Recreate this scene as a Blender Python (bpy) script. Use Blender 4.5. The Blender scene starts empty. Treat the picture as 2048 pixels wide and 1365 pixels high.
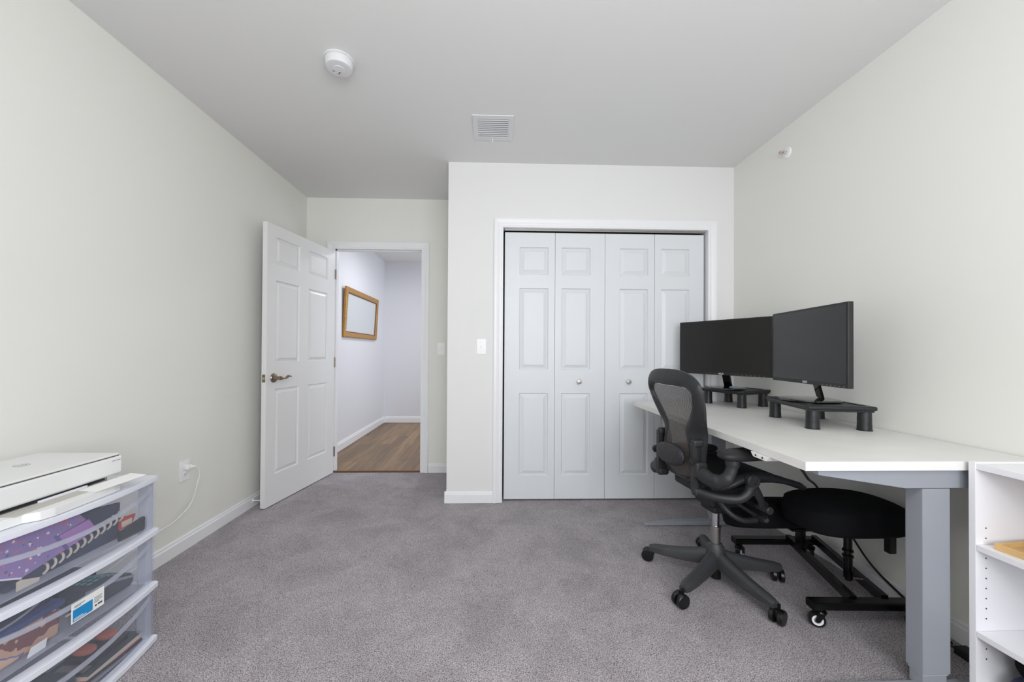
import bpy, bmesh, math, random
from mathutils import Vector, Matrix
random.seed(7)
S = bpy.context.scene
COL = S.collection
PI = math.pi

# ------------------------------------------------------------------ camera
yaw, pitch, roll = .0299, .0083, -.0056
cy_, sy_, cp_, sp_, cr_, sr_ = math.cos(yaw), math.sin(yaw), math.cos(pitch), math.sin(pitch), math.cos(roll), math.sin(roll)
fw = Vector((sy_*cp_, cy_*cp_, sp_)); rt = Vector((cy_, -sy_, 0)); dn = fw.cross(rt)
r2 = cr_*rt + sr_*dn; d2 = -sr_*rt + cr_*dn
cd = bpy.data.cameras.new('camera'); cam = bpy.data.objects.new('camera', cd); COL.objects.link(cam)
m = Matrix((r2, -d2, -fw)).transposed().to_4x4(); m.translation = (0, 0, 1.12)
cam.matrix_world = m
cd.sensor_width = 36; cd.lens = 780/2048*36
cd.shift_x = (1024-1011.8)/2048; cd.shift_y = (698.6-682.5)/2048
cd.clip_start = .02
S.camera = cam

# ------------------------------------------------------------------ world, light, exposure
S.view_settings.view_transform = 'Standard'
S.view_settings.look = 'None'
S.view_settings.gamma = 1
S.view_settings.use_curve_mapping = False
S.view_settings.exposure = 0.5
wd = bpy.data.worlds.new('world'); S.world = wd; wd.use_nodes = True
wd.node_tree.nodes['Background'].inputs[0].default_value = (.75, .86, 1, 1)
wd.node_tree.nodes['Background'].inputs[1].default_value = 1.0

def area(name, loc, aim, sx, sy, power, color):
    l = bpy.data.lights.new(name, 'AREA'); l.shape = 'RECTANGLE'; l.size = sx; l.size_y = sy
    l.energy = power; l.color = color
    o = bpy.data.objects.new(name, l); COL.objects.link(o)
    o.location = loc
    o.rotation_euler = (Vector(aim)-Vector(loc)).to_track_quat('-Z', 'Y').to_euler()
    return o
XL, XR, D1, D2, H, XC, YB = -1.738, 1.824, 2.918, 3.65, 2.543, -.349, -1.05
area('window_daylight', (.45, YB-.30, 1.50), (.1, 2, 1.25), 2.3, 1.5, 54, (1, .985, .955))
pl_ = bpy.data.lights.new('room_fill_light', 'POINT'); pl_.energy = 16; pl_.color = (1, .985, .95); pl_.shadow_soft_size = .16  # added fill light above the camera to brighten the room, no lamp fixture
plo = bpy.data.objects.new('room_fill_light', pl_); COL.objects.link(plo); plo.location = (.1, .15, H-.60)
area('hall_daylight', (.9, 5.0, 1.5), (-1.7, 5.0, 1.3), 1.4, 1.6, 17, (.88, .92, 1))
area('hall_fill_light', (-.8, 4.75, H-.1), (-.8, 4.75, 0),   .3, .3, 9, (.95, .96, 1))  # added overhead fill to brighten the hall and its mirror, no lamp fixture

# ------------------------------------------------------------------ materials
def srgb(c):
    return tuple(((v/255)/12.92 if v/255 <= .04045 else ((v/255+.055)/1.055)**2.4) for v in c)
def mat(name, rgb, rough=.6, metal=0., bump=None, spec=.5, var=None, coat=0.):
    mt = bpy.data.materials.new(name); mt.use_nodes = True
    nt = mt.node_tree; b = nt.nodes['Principled BSDF']
    c = srgb(rgb) + (1,)
    b.inputs['Base Color'].default_value = c
    b.inputs['Roughness'].default_value = rough
    b.inputs['Metallic'].default_value = metal
    b.inputs['Specular IOR Level'].default_value = spec
    b.inputs['Coat Weight'].default_value = coat
    tc = nt.nodes.new('ShaderNodeTexCoord')
    if bump:
        sc, st, dist = bump
        n = nt.nodes.new('ShaderNodeTexNoise'); n.inputs['Scale'].default_value = sc; n.inputs['Detail'].default_value = 4
        nt.links.new(tc.outputs['Object'], n.inputs['Vector'])
        bp = nt.nodes.new('ShaderNodeBump'); bp.inputs['Strength'].default_value = st; bp.inputs['Distance'].default_value = dist
        nt.links.new(n.outputs['Fac'], bp.inputs['Height']); nt.links.new(bp.outputs['Normal'], b.inputs['Normal'])
    if var:
        sc, lo, hi = var
        n = nt.nodes.new('ShaderNodeTexNoise'); n.inputs['Scale'].default_value = sc; n.inputs['Detail'].default_value = 3
        nt.links.new(tc.outputs['Object'], n.inputs['Vector'])
        r = nt.nodes.new('ShaderNodeMapRange'); r.inputs['To Min'].default_value = lo; r.inputs['To Max'].default_value = hi
        r.inputs['From Min'].default_value = .3; r.inputs['From Max'].default_value = .7
        nt.links.new(n.outputs['Fac'], r.inputs['Value'])
        h = nt.nodes.new('ShaderNodeHueSaturation'); h.inputs['Color'].default_value = c
        nt.links.new(r.outputs['Result'], h.inputs['Value']); nt.links.new(h.outputs['Color'], b.inputs['Base Color'])
    return mt
M = {}
M['wall'] = mat('wall_paint', (236, 236, 230), .75, bump=(260, .06, .002), spec=.3)
M['wallw'] = mat('white_wall_paint', (232, 232, 231), .75, bump=(260, .06, .002), spec=.3)
M['hallwall'] = mat('hall_paint', (226, 227, 232), .75, spec=.3, bump=(260, .05, .002))
M['ceil'] = mat('ceiling_paint', (231, 231, 230), .9, spec=.2, bump=(200, .05, .002))
M['trim'] = mat('trim_gloss_white', (240, 241, 243), .35)
M['door'] = mat('door_white', (223, 227, 230), .4)
M['edoor'] = mat('entry_door_white', (232, 232, 232), .4)
M['plate'] = mat('plate_plastic_white', (246, 246, 245), .35)
M['fixture'] = mat('ceiling_fixture_white', (226, 227, 229), .45)
M['slot'] = mat('slot_dark', (70, 64, 60), .6)
M['nickel'] = mat('antique_nickel', (150, 135, 120), .3, 1., bump=(60, .05, .001))
M['steel'] = mat('brushed_steel', (176, 174, 170), .28, 1.)
M['chrome'] = mat('chrome', (210, 210, 212), .12, 1.)
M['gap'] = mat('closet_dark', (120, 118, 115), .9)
M['desk'] = mat('white_laminate', (231, 230, 227), .42, var=(9, .97, 1.02))
M['dedge'] = mat('worn_desk_edge', (232, 231, 224), .5, var=(40, .94, 1.02))
M['grey'] = mat('grey_powder_coat', (149, 154, 161), .45, bump=(900, .08, .0005))
M['greyl'] = mat('light_grey_edge', (176, 179, 184), .4)
M['blkpl'] = mat('black_plastic', (30, 31, 34), .42, bump=(500, .06, .0004))
M['chairpl'] = mat('graphite_plastic', (37, 38, 41), .5, bump=(700, .1, .0004))
M['chairdk'] = mat('dark_rubber', (24, 24, 26), .6, bump=(300, .1, .0006))
M['base'] = mat('graphite_base_plastic', (58, 59, 62), .48, bump=(700, .08, .0004))
M['caster'] = mat('black_caster', (14, 14, 15), .35)
M['bezel'] = mat('monitor_bezel', (26, 25, 26), .45)
M['screen'] = mat('monitor_screen', (12, 10, 10), .17, spec=.55, var=(5, .9, 1.1))
M['gloss'] = mat('gloss_black', (10, 10, 11), .1, coat=.5)
M['logo'] = mat('logo_silver', (220, 220, 220), .4)
M['fabric'] = mat('black_mesh_fabric', (13, 14, 17), .9, bump=(420, .6, .002), spec=.2)
M['tube'] = mat('black_gloss_tube', (9, 9, 10), .22)
M['white'] = mat('white_plastic', (240, 241, 243), .4)
M['cartw'] = mat('white_cart_plastic', (228, 231, 240), .4)
M['printer'] = mat('printer_white', (232, 233, 232), .55)
M['ptray'] = mat('printer_tray_grey', (196, 193, 186), .75)
M['pdark'] = mat('printer_seam_grey', (110, 106, 100), .5)
M['paper'] = mat('paper_white', (242, 242, 240), .7)
M['gold'] = mat('gilt_wood', (176, 130, 62), .38, .2, bump=(120, .5, .004), var=(60, .75, 1.2))
M['golddk'] = mat('gilt_dark_edge', (104, 70, 38), .5)
M['mirror'] = mat('mirror_glass', (222, 227, 229), .12, .35)
M['navy'] = mat('navy_cover', (38, 46, 72), .7, bump=(200, .1, .001))
M['beige'] = mat('beige_ring', (206, 196, 176), .5)
M['red'] = mat('red_packet', (205, 52, 34), .4, var=(120, .8, 1.15))
M['cream'] = mat('cream_print', (232, 214, 190), .5)
M['orange'] = mat('orange_foam', (196, 108, 84), .9, bump=(200, .4, .003))
M['blue'] = mat('label_blue', (24, 142, 205), .5)
M['ink'] = mat('label_ink', (60, 62, 66), .7)
M['teal'] = mat('teal_print', (104, 164, 168), .6)
M['dgrey'] = mat('dark_grey_plastic', (62, 66, 74), .5)
M['mgrey'] = mat('mid_grey_plastic', (150, 152, 158), .5)
M['tan'] = mat('tan_clothwood', (196, 150, 116), .7, var=(14, .6, 1.15))
M['lilac'] = mat('lilac_paper', (178, 124, 190), .6)
M['violet'] = mat('violet_band', (104, 84, 150), .6)
M['magenta'] = mat('magenta_cover', (196, 36, 90), .5)
M['bluelid'] = mat('blue_lid', (50, 70, 130), .4, var=(20, .8, 1.1))
M['greenblk'] = mat('dark_green_print', (52, 64, 66), .6)
M['bamboo'] = mat('bamboo', (214, 176, 118), .5, var=(18, .85, 1.1))
M['bcase'] = mat('bookcase_white', (240, 240, 243), .45)
M['cord'] = mat('black_cord', (16, 16, 17), .5)
M['led'] = mat('blue_cloth_bit', (110, 150, 170), .6)
M['brass'] = mat('brass_bolt', (214, 200, 160), .25, 1.)

def carpet():
    mt = bpy.data.materials.new('plum_grey_carpet'); mt.use_nodes = True
    nt = mt.node_tree; N = nt.nodes; L = nt.links; b = N['Principled BSDF']
    b.inputs['Roughness'].default_value = .95; b.inputs['Specular IOR Level'].default_value = .1
    tc = N.new('ShaderNodeTexCoord')
    n1 = N.new('ShaderNodeTexNoise'); n1.inputs['Scale'].default_value = 290; n1.inputs['Detail'].default_value = 2; n1.inputs['Roughness'].default_value = .8; n1.inputs['Distortion'].default_value = .6
    L.new(tc.outputs['Object'], n1.inputs['Vector'])
    cr = N.new('ShaderNodeValToRGB'); e = cr.color_ramp.elements
    e[0].position = .36; e[0].color = srgb((70, 66, 68)) + (1,)
    e[1].position = .60; e[1].color = srgb((224, 218, 222)) + (1,)
    k = e.new(.47); k.color = srgb((164, 158, 162)) + (1,)
    L.new(n1.outputs['Fac'], cr.inputs['Fac'])
    n2 = N.new('ShaderNodeTexNoise'); n2.inputs['Scale'].default_value = 3.4; n2.inputs['Detail'].default_value = 8; n2.inputs['Roughness'].default_value = .72; n2.inputs['Distortion'].default_value = .5
    L.new(tc.outputs['Object'], n2.inputs['Vector'])
    r = N.new('ShaderNodeMapRange'); r.inputs['From Min'].default_value = .36; r.inputs['From Max'].default_value = .6; r.inputs['To Min'].default_value = .80; r.inputs['To Max'].default_value = 1.02
    L.new(n2.outputs['Fac'], r.inputs['Value'])
    hs = N.new('ShaderNodeHueSaturation'); L.new(r.outputs['Result'], hs.inputs['Value']); L.new(cr.outputs['Color'], hs.inputs['Color'])
    L.new(hs.outputs['Color'], b.inputs['Base Color'])
    bp = N.new('ShaderNodeBump'); bp.inputs['Strength'].default_value = .7; bp.inputs['Distance'].default_value = .006
    L.new(n1.outputs['Fac'], bp.inputs['Height']); L.new(bp.outputs['Normal'], b.inputs['Normal'])
    return mt
M['carpet'] = carpet()

def planks():
    mt = bpy.data.materials.new('brown_plank_floor'); mt.use_nodes = True
    nt = mt.node_tree; N = nt.nodes; L = nt.links; b = N['Principled BSDF']
    b.inputs['Roughness'].default_value = .42
    tc = N.new('ShaderNodeTexCoord')
    mp = N.new('ShaderNodeMapping'); mp.inputs['Rotation'].default_value = (0, 0, PI/2); L.new(tc.outputs['Object'], mp.inputs['Vector'])
    br = N.new('ShaderNodeTexBrick'); br.inputs['Scale'].default_value = 1; br.inputs['Brick Width'].default_value = 1.2; br.inputs['Row Height'].default_value = .125
    br.inputs['Mortar Size'].default_value = .0012; br.inputs['Color1'].default_value = srgb((146, 118, 86)) + (1,); br.inputs['Color2'].default_value = srgb((118, 95, 69)) + (1,)
    br.inputs['Mortar'].default_value = srgb((64, 48, 38)) + (1,); br.offset = .37
    L.new(mp.outputs['Vector'], br.inputs['Vector'])
    mp2 = N.new('ShaderNodeMapping'); mp2.inputs['Scale'].default_value = (24, 1.6, 1); L.new(tc.outputs['Object'], mp2.inputs['Vector'])
    n = N.new('ShaderNodeTexNoise'); n.inputs['Scale'].default_value = 1; n.inputs['Detail'].default_value = 5; L.new(mp2.outputs['Vector'], n.inputs['Vector'])
    r = N.new('ShaderNodeMapRange'); r.inputs['From Min'].default_value = .3; r.inputs['From Max'].default_value = .7; r.inputs['To Min'].default_value = .72; r.inputs['To Max'].default_value = 1.3; L.new(n.outputs['Fac'], r.inputs['Value'])
    hs = N.new('ShaderNodeHueSaturation'); L.new(br.outputs['Color'], hs.inputs['Color']); L.new(r.outputs['Result'], hs.inputs['Value']); L.new(hs.outputs['Color'], b.inputs['Base Color'])
    return mt
M['planks'] = planks()

def floral():
    mt = bpy.data.materials.new('floral_print'); mt.use_nodes = True
    nt = mt.node_tree; N = nt.nodes; L = nt.links; b = N['Principled BSDF']; b.inputs['Roughness'].default_value = .6
    tc = N.new('ShaderNodeTexCoord')
    base = srgb((150, 122, 178)) + (1,)
    prev = None
    for i, (sc, th, col) in enumerate([(20, .22, (206, 104, 130)), (34, .15, (238, 226, 228)), (38, .17, (74, 104, 160)), (55, .2, (222, 110, 110)), (48, .13, (250, 240, 236))]):
        v = N.new('ShaderNodeTexVoronoi'); v.inputs['Scale'].default_value = sc
        mp = N.new('ShaderNodeMapping'); mp.inputs['Location'].default_value = (i*3.1, i*1.7, i*.9); L.new(tc.outputs['Object'], mp.inputs['Vector']); L.new(mp.outputs['Vector'], v.inputs['Vector'])
        lt = N.new('ShaderNodeMath'); lt.operation = 'LESS_THAN'; lt.inputs[1].default_value = th; L.new(v.outputs['Distance'], lt.inputs[0])
        mx = N.new('ShaderNodeMix'); mx.data_type = 'RGBA'; L.new(lt.outputs[0], mx.inputs[0])
        if prev is None: mx.inputs[6].default_value = base
        else: L.new(prev, mx.inputs[6])
        mx.inputs[7].default_value = srgb(col) + (1,); prev = mx.outputs[2]
    L.new(prev, b.inputs['Base Color'])
    return mt
M['floral'] = floral()
def patched():
    mt = mat('patterned_tan', (196, 150, 116), .6); nt = mt.node_tree; N = nt.nodes; L = nt.links
    tc = N.new('ShaderNodeTexCoord'); n = N.new('ShaderNodeTexNoise'); n.inputs['Scale'].default_value = 22; n.inputs['Detail'].default_value = 1
    L.new(tc.outputs['Object'], n.inputs['Vector']); c = N.new('ShaderNodeValToRGB'); c.color_ramp.interpolation = 'CONSTANT'; e = c.color_ramp.elements
    e[0].position = 0; e[0].color = srgb((120, 66, 60)) + (1,); e[1].position = .40; e[1].color = srgb((206, 164, 132)) + (1,)
    k = e.new(.57); k.color = srgb((118, 110, 158)) + (1,); k = e.new(.64); k.color = srgb((214, 178, 150)) + (1,)
    L.new(n.outputs['Fac'], c.inputs['Fac']); L.new(c.outputs['Color'], N['Principled BSDF'].inputs['Base Color']); return mt
M['patched'] = patched()

def seethrough(name, rgb, opacity, rough=.25, gloss=.12):
    mt = bpy.data.materials.new(name); mt.use_nodes = True
    nt = mt.node_tree; N = nt.nodes; L = nt.links; b = N['Principled BSDF']; out = N['Material Output']
    b.inputs['Base Color'].default_value = srgb(rgb) + (1,); b.inputs['Roughness'].default_value = rough
    t = N.new('ShaderNodeBsdfTransparent'); t.inputs[0].default_value = (.97, .975, 1, 1)
    mx = N.new('ShaderNodeMixShader')
    fr = N.new('ShaderNodeLayerWeight'); fr.inputs['Blend'].default_value = .25
    ml = N.new('ShaderNodeMath'); ml.operation = 'MULTIPLY_ADD'; ml.inputs[1].default_value = gloss; ml.inputs[2].default_value = opacity
    L.new(fr.outputs['Facing'], ml.inputs[0]); L.new(ml.outputs[0], mx.inputs[0])
    L.new(t.outputs[0], mx.inputs[1]); L.new(b.outputs[0], mx.inputs[2]); L.new(mx.outputs[0], out.inputs[0])
    return mt
M['clear'] = seethrough('clear_plastic', (214, 218, 230), .06)
M['cloudy'] = seethrough('cloudy_plastic', (222, 226, 238), .34)
M['pane'] = seethrough('window_glass', (230, 240, 245), .02, .05, .06)
M['bag'] = seethrough('clear_bag', (225, 225, 228), .3, .2)

def weave():
    mt = bpy.data.materials.new('open_weave_mesh'); mt.use_nodes = True
    nt = mt.node_tree; N = nt.nodes; L = nt.links; b = N['Principled BSDF']; out = N['Material Output']
    b.inputs['Base Color'].default_value = srgb((80, 74, 71)) + (1,); b.inputs['Roughness'].default_value = .6
    tc = N.new('ShaderNodeTexCoord'); sp = N.new('ShaderNodeSeparateXYZ'); L.new(tc.outputs['UV'], sp.inputs[0])
    def stripes(sock, f, th):
        a = N.new('ShaderNodeMath'); a.operation = 'MULTIPLY'; a.inputs[1].default_value = f; L.new(sock, a.inputs[0])
        c = N.new('ShaderNodeMath'); c.operation = 'FRACT'; L.new(a.outputs[0], c.inputs[0])
        d = N.new('ShaderNodeMath'); d.operation = 'LESS_THAN'; d.inputs[1].default_value = th; L.new(c.outputs[0], d.inputs[0])
        return d.outputs[0]
    s1 = stripes(sp.outputs[0], 46, .74); s2 = stripes(sp.outputs[1], 130, .30)
    mxm = N.new('ShaderNodeMath'); mxm.operation = 'MAXIMUM'; L.new(s1, mxm.inputs[0]); L.new(s2, mxm.inputs[1])
    t = N.new('ShaderNodeBsdfTransparent'); ms = N.new('ShaderNodeMixShader')
    L.new(mxm.outputs[0], ms.inputs[0]); L.new(t.outputs[0], ms.inputs[1]); L.new(b.outputs[0], ms.inputs[2]); L.new(ms.outputs[0], out.inputs[0])
    return mt
M['weave'] = weave()

def ribbed():
    mt = mat('ribbed_black_rubber', (34, 34, 37), .5)
    nt = mt.node_tree; N = nt.nodes; L = nt.links; b = N['Principled BSDF']
    tc = N.new('ShaderNodeTexCoord'); w = N.new('ShaderNodeTexWave'); w.bands_direction = 'Y'; w.inputs['Scale'].default_value = 40
    L.new(tc.outputs['Object'], w.inputs['Vector']); bp = N.new('ShaderNodeBump'); bp.inputs['Strength'].default_value = .6; bp.inputs['Distance'].default_value = .003
    L.new(w.outputs['Fac'], bp.inputs['Height']); L.new(bp.outputs['Normal'], b.inputs['Normal'])
    return mt
M['ribbed'] = ribbed()

# ------------------------------------------------------------------ geometry helpers
TM = {}
def thing(name, label, cat, loc=(0, 0, 0), rotz=0., group=None):
    o = bpy.data.objects.new(name, None); COL.objects.link(o)
    o.location = loc; o.rotation_euler = (0, 0, rotz); o.empty_display_size = .1
    o['label'] = label; o['category'] = cat
    if group: o['group'] = group
    TM[o.name] = Matrix.Translation(loc) @ Matrix.Rotation(rotz, 4, 'Z')
    return o
def tag(o, label=None, cat=None, group=None, kind=None):
    if label: o['label'] = label
    if cat: o['category'] = cat
    if group: o['group'] = group
    if kind: o['kind'] = kind
    return o
def cr(pts, k=8, closed=False):
    P = [Vector(p) for p in pts]; n = len(P); out = []
    rng = range(n if closed else n-1)
    for i in rng:
        p1 = P[i]; p2 = P[(i+1) % n]
        p0 = P[(i-1) % n] if closed or i > 0 else p1*2-p2
        p3 = P[(i+2) % n] if closed or i < n-2 else p2*2-p1
        for j in range(k):
            t = j/k
            out.append(.5*((2*p1)+(p2-p0)*t+(2*p0-5*p1+4*p2-p3)*t*t+(3*p1-p0-3*p2+p3)*t**3))
    if not closed: out.append(P[-1])
    return out
class B:
    def __init__(s): s.bm = bmesh.new()
    def box(s, lo, hi, bev=0., seg=2, mtx=None):
        lo = Vector(lo); hi = Vector(hi); c = (lo+hi)/2; d = hi-lo
        t = bmesh.new(); bmesh.ops.create_cube(t, size=1)
        bmesh.ops.scale(t, vec=d, verts=t.verts)
        if bev > 0: bmesh.ops.bevel(t, geom=list(t.edges), offset=min(bev, min(abs(x) for x in d)*.49), segments=seg, affect='EDGES', profile=.5)
        bmesh.ops.translate(t, vec=c, verts=t.verts)
        if mtx: bmesh.ops.transform(t, matrix=mtx, verts=t.verts)
        s.add(t); return s
    def add(s, t):
        me = bpy.data.meshes.new('tmp'); t.to_mesh(me); t.free(); s.bm.from_mesh(me); bpy.data.meshes.remove(me)
    def lathe(s, prof, c=(0, 0, 0), axis='Z', n=28, mtx=None):
        t = bmesh.new(); rings = []
        for r, z in prof:
            rings.append([t.verts.new((max(r, 1e-5)*math.cos(2*PI*i/n), max(r, 1e-5)*math.sin(2*PI*i/n), z)) for i in range(n)])
        for a, b_ in zip(rings, rings[1:]):
            for i in range(n): t.faces.new((a[i], a[(i+1) % n], b_[(i+1) % n], b_[i]))
        t.faces.new(list(reversed(rings[0]))); t.faces.new(rings[-1])
        if axis == 'X': bmesh.ops.transform(t, matrix=Matrix.Rotation(PI/2, 4, 'Y'), verts=t.verts)
        if axis == 'Y': bmesh.ops.transform(t, matrix=Matrix.Rotation(-PI/2, 4, 'X'), verts=t.verts)
        if mtx: bmesh.ops.transform(t, matrix=mtx, verts=t.verts)
        bmesh.ops.translate(t, vec=Vector(c), verts=t.verts)
        bmesh.ops.recalc_face_normals(t, faces=t.faces)
        s.add(t); return s
    def tube(s, pts, r, n=12, closed=False, sq=None, up=None, prof=None):
        """sweep; r float/list; sq=(a,b) squash of section; prof = custom section list of (u,v)"""
        P = [Vector(p) for p in pts]; N = len(P)
        R_ = r if isinstance(r, (list, tuple)) else [r]*N
        if len(R_) != N: R_ = [R_[0]+(R_[-1]-R_[0])*i/(N-1) for i in range(N)] if len(R_) == 2 else [R_[min(len(R_)-1, int(i/(N-1)*(len(R_)-1)+.5))] for i in range(N)]
        t = bmesh.new(); rings = []; prev = None
        for i in range(N):
            a = P[(i-1) % N] if (closed or i > 0) else P[i]; b_ = P[(i+1) % N] if (closed or i < N-1) else P[i]
            T = (b_-a).normalized()
            if up is not None: u = Vector(up)
            else: u = prev if prev is not None else (Vector((0, 0, 1)) if abs(T.z) < .9 else Vector((1, 0, 0)))
            v = T.cross(u).normalized(); u = v.cross(T).normalized(); prev = u
            ring = []
            if prof:
                for (pu, pv) in prof: ring.append(t.verts.new(P[i]+u*pu*R_[i]+v*pv*R_[i]))
            else:
                su, sv = sq or (1, 1)
                for k in range(n):
                    an = 2*PI*k/n; ring.append(t.verts.new(P[i]+u*math.cos(an)*R_[i]*su+v*math.sin(an)*R_[i]*sv))
            rings.append(ring)
        q = len(rings[0])
        for i in range(N if closed else N-1):
            a = rings[i]; b_ = rings[(i+1) % N]
            for k in range(q): t.faces.new((a[k], a[(k+1) % q], b_[(k+1) % q], b_[k]))
        if not closed: t.faces.new(rings[0]); t.faces.new(list(reversed(rings[-1])))
        bmesh.ops.recalc_face_normals(t, faces=t.faces)
        s.add(t); return s
    def prism(s, poly, vec, bev=0., mtx=None):
        t = bmesh.new(); a = [t.verts.new(p) for p in poly]; v = Vector(vec)
        b_ = [t.verts.new(Vector(p)+v) for p in poly]; n = len(a)
        t.faces.new(a); t.faces.new(list(reversed(b_)))
        for i in range(n): t.faces.new((a[i], b_[i], b_[(i+1) % n], a[(i+1) % n]))
        bmesh.ops.recalc_face_normals(t, faces=t.faces)
        if bev > 0: bmesh.ops.bevel(t, geom=list(t.edges), offset=bev, segments=2, affect='EDGES', profile=.5)
        if mtx: bmesh.ops.transform(t, matrix=mtx, verts=t.verts)
        s.add(t); return s
    def sheet(s, rows, thick=0., uv=False):
        t = bmesh.new(); V = [[t.verts.new(p) for p in r] for r in rows]
        ul = t.loops.layers.uv.new('UVMap') if uv else None
        for i in range(len(V)-1):
            for j in range(len(V[0])-1):
                f = t.faces.new((V[i][j], V[i][j+1], V[i+1][j+1], V[i+1][j]))
                if uv:
                    for lp, (a, b_) in zip(f.loops, ((i, j), (i, j+1), (i+1, j+1), (i+1, j))):
                        lp[ul].uv = (b_/(len(V[0])-1), a/(len(V)-1))
        if thick:
            bmesh.ops.recalc_face_normals(t, faces=t.faces)
            bmesh.ops.solidify(t, geom=list(t.faces), thickness=thick)
        s.add(t); return s
    def ball(s, c, sc, n=20, pw=1., mtx=None):
        """superellipsoid"""
        t = bmesh.new(); bmesh.ops.create_uvsphere(t, u_segments=n*2, v_segments=n, radius=1)
        for v in t.verts:
            p = v.co; f = lambda x: math.copysign(abs(x)**pw, x)
            v.co = Vector((f(p.x)*sc[0], f(p.y)*sc[1], f(p.z)*sc[2]))
        if mtx: bmesh.ops.transform(t, matrix=mtx, verts=t.verts)
        bmesh.ops.translate(t, vec=Vector(c), verts=t.verts)
        s.add(t); return s
    def done(s, name, m, parent=None, world=False, smooth=35, label=None, kind=None):
        me = bpy.data.meshes.new(name)
        root = parent
        if parent is not None and world:
            q = parent
            while q.parent is not None: q = q.parent
            s.bm.transform(TM[q.name].inverted())
        s.bm.to_mesh(me); s.bm.free()
        me.materials.append(M[m] if isinstance(m, str) else m)
        if smooth:
            me.shade_smooth()
            me.set_sharp_from_angle(angle=math.radians(smooth))
        o = bpy.data.objects.new(name, me); COL.objects.link(o)
        if smooth: wn = o.modifiers.new('weighted_normal', 'WEIGHTED_NORMAL'); wn.keep_sharp = True
        if parent is not None: o.parent = parent
        if label: o['label'] = label
        if kind: o['kind'] = kind
        return o
def text_part(name, body, size, mtx, m, parent, depth=.0006):
    c = bpy.data.curves.new(name, 'FONT'); c.body = body; c.size = size; c.extrude = depth; c.align_x = 'CENTER'; c.align_y = 'CENTER'
    to = bpy.data.objects.new('t', c); COL.objects.link(to)
    me = bpy.data.meshes.new_from_object(to); bpy.data.objects.remove(to); me.name = name
    q = parent
    while q.parent is not None: q = q.parent
    me.transform(TM[q.name].inverted() @ mtx); me.materials.append(M[m])
    o = bpy.data.objects.new(name, me); COL.objects.link(o); o.parent = parent
    return o
def frame_mtx(o, xax, yax):
    x = Vector(xax).normalized(); y = Vector(yax).normalized(); z = x.cross(y)
    mm = Matrix((x, y, z)).transposed().to_4x4(); mm.translation = o
    return mm
def struct(b, name, m, **k): return b.done(name, m, smooth=k.pop('smooth', 0), kind='structure', **k)

# ------------------------------------------------------------------ room shell
WT = .115
def wallbox(name, m, *boxes):
    b = B()
    for lo, hi in boxes: b.box(lo, hi)
    return struct(b, name, m)
wallbox('floor', 'carpet', ((XL-.1, YB-.1, -.06), (XR+.1, D2+.004, 0)))
wallbox('floor_hall', 'planks', ((XL-.1, D2+.03, -.06), (1.2, 6.3, -.004)))
wallbox('ceiling', 'ceil', ((XL-.1, YB-.1, H), (XR+.1, D2+WT, H+.08)))
wallbox('ceiling_hall', 'ceil', ((XL-.1, D2+WT, H), (1.2, 6.3, H+.08)))
wallbox('wall_left', 'wall', ((XL-.12, YB-.1, -.06), (XL, D2+.002, H)))
wallbox('wall_right', 'wall', ((XR, YB-.1, -.06), (XR+.12, D2+WT, H)))
EX0, EX1, EZ = -1.487, -.676, 2.075       # entry opening
wallbox('wall_back', 'wall', ((XL, D2, 0), (EX0-.02, D2+WT, H)), ((EX1+.02, D2, 0), (XC+.12, D2+WT, H)), ((EX0-.02, D2, EZ+.02), (EX1+.02, D2+WT, H)))
CX0, CX1, CZ = .064, 1.622, 2.058          # closet opening
wallbox('wall_closet', 'wallw', ((XC, D1, 0), (CX0-.015, D1+.11, H)), ((CX1+.015, D1, 0), (XR, D1+.11, H)), ((CX0-.015, D1, CZ+.015), (CX1+.015, D1+.11, H)))
wallbox('wall_closet_return', 'wall', ((XC, D1+.11, 0), (XC+.11, D2, H)))
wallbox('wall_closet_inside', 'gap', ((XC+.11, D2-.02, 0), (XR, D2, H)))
# rear wall with the window behind the viewer
wx0, wx1, wz0, wz1 = -.65, 1.55, .75, 2.2
wallbox('wall_rear', 'wall', ((XL, YB-.1, 0), (wx0, YB, H)), ((wx1, YB-.1, 0), (XR, YB, H)), ((wx0, YB-.1, 0), (wx1, YB, wz0)), ((wx0, YB-.1, wz1), (wx1, YB, H)))
b = B()
for lo, hi in (((wx0, YB-.08, wz0), (wx0+.05, YB-.03, wz1)), ((wx1-.05, YB-.08, wz0), (wx1, YB-.03, wz1)), ((wx0, YB-.08, wz0), (wx1, YB-.03, wz0+.05)), ((wx0, YB-.08, wz1-.05), (wx1, YB-.03, wz1)), ((.425, YB-.08, wz0), (.475, YB-.03, wz1))): b.box(lo, hi)
win = struct(b, 'window_1', 'trim')
o = B().box((wx0+.05, YB-.058, wz0+.05), (wx1-.05, YB-.054, wz1-.05)).done('window_pane', 'pane', win)
# hall
wallbox('wall_hall_left', 'hallwall', ((XL-.12, D2+.004, -.06), (XL, 6.3, H)))
wallbox('wall_hall_end', 'hallwall', ((XL, 6.22, -.06), (1.2, 6.3, H)))
wallbox('wall_hall_right', 'hallwall', ((1.1, D2+WT, -.06), (1.2, 6.22, H)))

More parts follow.
